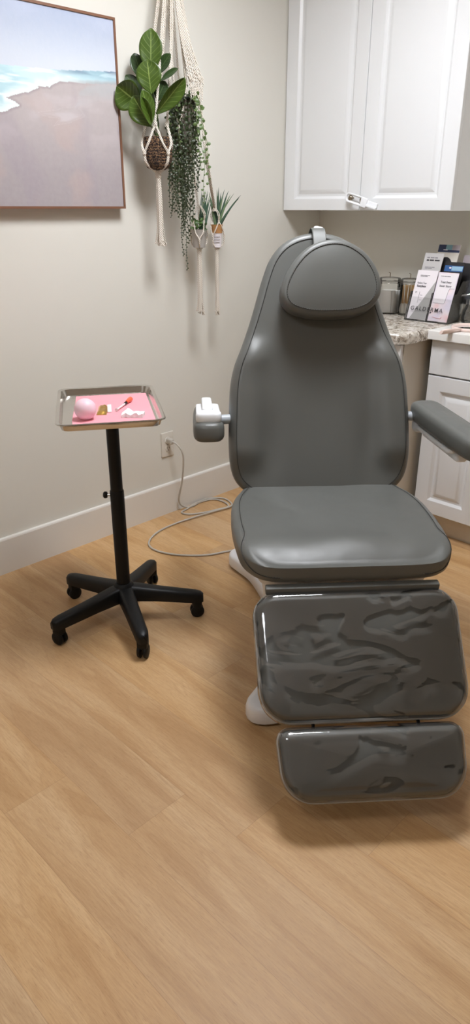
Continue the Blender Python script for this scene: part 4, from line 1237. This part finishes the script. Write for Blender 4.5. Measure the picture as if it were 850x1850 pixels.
for k in range(60):
    a = rv.uniform(0, 6.28); e = Vector((math.cos(a), math.sin(a), 0)); d = (e + UP * rv.uniform(-.2, .9)).normalized(); p0 = Vector((0, 0, .0)) + e * rv.uniform(.0, .035)
    leaf_bm(b, p0, d, UP, rv.uniform(.022, .045), rv.uniform(.008, .014), .6, .1, 1, 5, 2)
finish('crown_leaves', b, 'pearl_leaf', tv, 60)
b = nb()
for k in range(34):
    p0 = CR * .012 + CO * .02 + Vector((rv.uniform(-.009, .009), rv.uniform(-.009, .009), .032 + rv.uniform(0, .024)))
    bead_leaf(b, p0, Vector((rv.uniform(-1, 1), rv.uniform(-1, 1), rv.uniform(0, 1))).normalized(), OUT, .0034)
tube(b, [CR * .01 + CO * .015, CR * .012 + CO * .02 + Vector((0, 0, .05))], .0012, 5)
finish('flower_sprig', b, 'pearl_leaf_light', tv, 60)
hb = thing('macrame_hanger', 'cream macrame hanger with a wide knotted panel above the trailing plant', 'macrame hanger', (0, 0, 0), 0, 'macrame plant hangers')
sling(hb, Vector((TC.x, TC.y, 0)), 1.768, 1.67, 1.586, .044, .045, HOOK, R(-20), 4, .0026, .03)
# knotted flap: diagonal cords from the hook widening to a fringe
b = nb(); NS = 9; top = HOOK + Vector((.012, .006, -.02))
edge = []
def tp_(a, z, o=.045): return fz_pt(TO, a, z, o)
for k in range(NS):
    f = k / (NS - 1)
    p1 = tp_(-.022 + .018 * f, 2.02); p2 = tp_(.012 + .05 * f, 1.835 - .012 * math.sin(f * 9)); p3 = tp_(.018 + .046 * f, 1.80); p4 = tp_(.02 + .042 * f, 1.765 + .012 * math.sin(k * 2.1))
    cord(b, [top, p1, p2, p3, p4], .0026, 7)
    edge.append((p1, p2))
for k in range(NS - 1):
    for j in range(12):
        f0 = .1 + j * .07
        a = edge[k][0].lerp(edge[k][1], f0); c = edge[k + 1][0].lerp(edge[k + 1][1], f0 + .06)
        tube(b, [a, c], .0032, 6)
for p1, p in edge: tube(b, [p + Vector((.002, -.003, .004)), p + Vector((.002, .004, -.006))], .0048, 8)
finish('knotted_panel', b, 'cotton_cord', hb, 60)

# --- two small pots below
def small_pot(name, c, z0, r, h, mat, label):
    o = thing(name, label, 'plant pot', (c.x, c.y, z0)); b = nb()
    lathe(b, [(0, 0), (r * .74, 0), (r * .78, .004), (r, h), (r + .0015, h + .002), (r - .002, h + .001), (r - .004, h - .012), (0, h - .012)], 28); finish('body', b, mat, o)
    return o
P2 = Vector((.115, -.953, 0)); P3 = Vector((.10, -.835, 0))
small_pot('plant_pot', P2, 1.226, .033, .07, 'pot_galv', 'small grey metal pot below the trailing stems in its hanger')
p3o = small_pot('plant_pot', P3, 1.222, .0255, .09, 'card_white', 'small white pot with a cork band in the rightmost hanger')
b = nb(); lathe(b, [(.0245, .058), (.0262, .088), (.0272, .0925), (.0245, .093)], 28, cap0=False, cap1=False); finish('cork_band', b, 'cork', p3o)
for k in range(3):
    b = nb(); tube(b, [((.0205 + .0009 * k + .003) * math.cos(a), (.0205 + .0009 * k + .003) * math.sin(a), .022 + .011 * k) for a in [R(-75 + 8 * i) for i in range(9)]], .001, 5)
    finish('printed_line', b, 'ink_soft', p3o)
def blade(parent, base, tip, w, mat, bend):
    d = tip - base; b = nb(); side = d.cross(CO).normalized(); n = 9; g = []
    for i in range(n + 1):
        s = i / n; ww = w * (1 - s ** 2.2) * .5 + .0003
        m_ = base + d * s + bend * (s * s - s) * d.length
        g.append([b.verts.new(m_ - side * ww), b.verts.new(m_ + CO * -.25 * ww), b.verts.new(m_ + side * ww)])
    for i in range(n):
        for j in range(2): b.faces.new((g[i][j], g[i][j + 1], g[i + 1][j + 1], g[i + 1][j]))
    return finish_leaf('leaf', b, mat, parent, .0012)
sp3 = thing('spiky_plant', 'spiky plant with narrow grey green leaves in the rightmost pot', 'plant', (P3.x, P3.y, 1.302))
for (da, dz, w, mt) in ((.104, .128, .009, 'blade_green'), (.097, .117, .009, 'blade_green'), (.075, .135, .006, 'blade_light'), (.052, .145, .011, 'blade_green'), (.06, .13, .009, 'blade_light'), (.035, .15, .010, 'blade_green'), (.03, .13, .012, 'blade_light'),
                        (.01, .158, .011, 'blade_green'), (.02, .14, .011, 'blade_green'), (.002, .15, .011, 'blade_light'), (.042, .12, .012, 'blade_green'), (-.015, .147, .010, 'blade_green'), (-.03, .14, .010, 'blade_light'), (-.025, .12, .012, 'blade_green')):
    blade(sp3, CR * rv.uniform(-.01, .012) + CO * rv.uniform(-.008, .01), CR * da + CO * rv.uniform(-.02, .03) + Vector((0, 0, dz)), w, mt, (CR * .12 - UP * .1) * (1 if da > .03 else .2))
sp2 = thing('grassy_plant', 'upright green grassy plant in the grey metal pot', 'plant', (P2.x, P2.y, 1.286))
for k in range(18):
    da = .008 + .0026 * k + rv.uniform(-.004, .004)
    blade(sp2, CR * rv.uniform(-.005, .024) + CO * rv.uniform(-.015, .01), CR * da + CO * rv.uniform(-.03, .0) + Vector((0, 0, rv.uniform(.11, .17))), rv.uniform(.005, .009), 'blade_light' if k % 3 == 0 else 'blade_green', CR * .04)
b = nb()
for k in range(70):
    p0 = CR * rv.uniform(-.024, .03) + CO * rv.uniform(-.01, .022) + UP * rv.uniform(-.004, .05); d = Vector((rv.uniform(-.4, 1), rv.uniform(-1, 1), rv.uniform(-.1, 1))).normalized()
    leaf_bm(b, p0, d, CO + UP * .5, rv.uniform(.011, .02), rv.uniform(.007, .011), .2, .1, 1, 4, 2)
finish('small_leaves', b, 'herb_green', sp2, 60)
hc_ = thing('macrame_hanger', 'cream macrame hanger holding the grey metal pot below the trailing stems', 'macrame hanger', (0, 0, 0), 0, 'macrame plant hangers')
KN2 = fz_pt(P2, .0, 1.39, .02)
b = nb()
for dx in (-.003, .003):
    cord(b, [HOOK + Vector((.004, dx, -.02)), fz_pt(TO, -.01 + dx, 1.9, -.05), fz_pt(TO, .01 + dx, 1.6, -.05), KN2 + Vector((dx, 0, 0))], .0026, 7)
finish('long_cord', b, 'cotton_cord', hc_, 60)
sling(hc_, P2.copy(), 1.298, 1.262, 1.227, .03, .034, KN2, R(-100), 3, .0021, .03)
tassel(hc_, Vector((P2.x, P2.y, 1.214)), .262, .0095, .0175, 14, 4)
hd = thing('macrame_hanger', 'cream macrame hanger with one long cord holding the rightmost white pot', 'macrame hanger', (0, 0, 0), 0, 'macrame plant hangers')
KN = fz_pt(P3, -.008, 1.378, .02)
b = nb()
for dx in (-.004, 0, .004):
    cord(b, [HOOK + Vector((.01, .01 + dx, -.01)), fz_pt(TO, .05 + dx, 1.75, -.02), fz_pt(TO, .075 + dx, 1.56, .0), KN + Vector((dx, 0, .0))], .003, 7)
tube(b, [KN + Vector((0, 0, .014)), KN + Vector((0, 0, -.01))], .0075, 12)
finish('long_cord', b, 'cotton_cord', hd, 60)
sling(hd, P3.copy(), 1.315, 1.268, 1.223, .024, .027, KN, R(-15), 3, .0021, .012)
tassel(hd, Vector((P3.x, P3.y, 1.21)), .27, .009, .0145, 12, 6)

# ------------------------------------------------------------------ camera, world, colour
cam = bpy.data.cameras.new('camera'); co = bpy.data.objects.new('camera', cam); COL.objects.link(co)
cam.sensor_fit = 'VERTICAL'; cam.sensor_height = 36; cam.lens = 36 * 1250 / 1850; cam.clip_start = .05
co.location = (3.475 * SQ, -4.355 * SQ, 1.38)
co.rotation_euler = (R(90 - 23.711), 0, R(45))
scene.camera = co
w = bpy.data.worlds.new('world'); scene.world = w; w.use_nodes = True
w.node_tree.nodes['Background'].inputs[0].default_value = (1, .96, .9, 1); w.node_tree.nodes['Background'].inputs[1].default_value = .1
scene.view_settings.view_transform = 'Standard'; scene.view_settings.look = 'None'
scene.view_settings.gamma = 1; scene.view_settings.use_curve_mapping = False
scene.view_settings.exposure = 0.0
scene.cycles.use_denoising = True
scene.cycles.max_bounces = 10; scene.cycles.diffuse_bounces = 5; scene.cycles.glossy_bounces = 5; scene.cycles.transparent_max_bounces = 16
scene.cycles.sample_clamp_indirect = 6
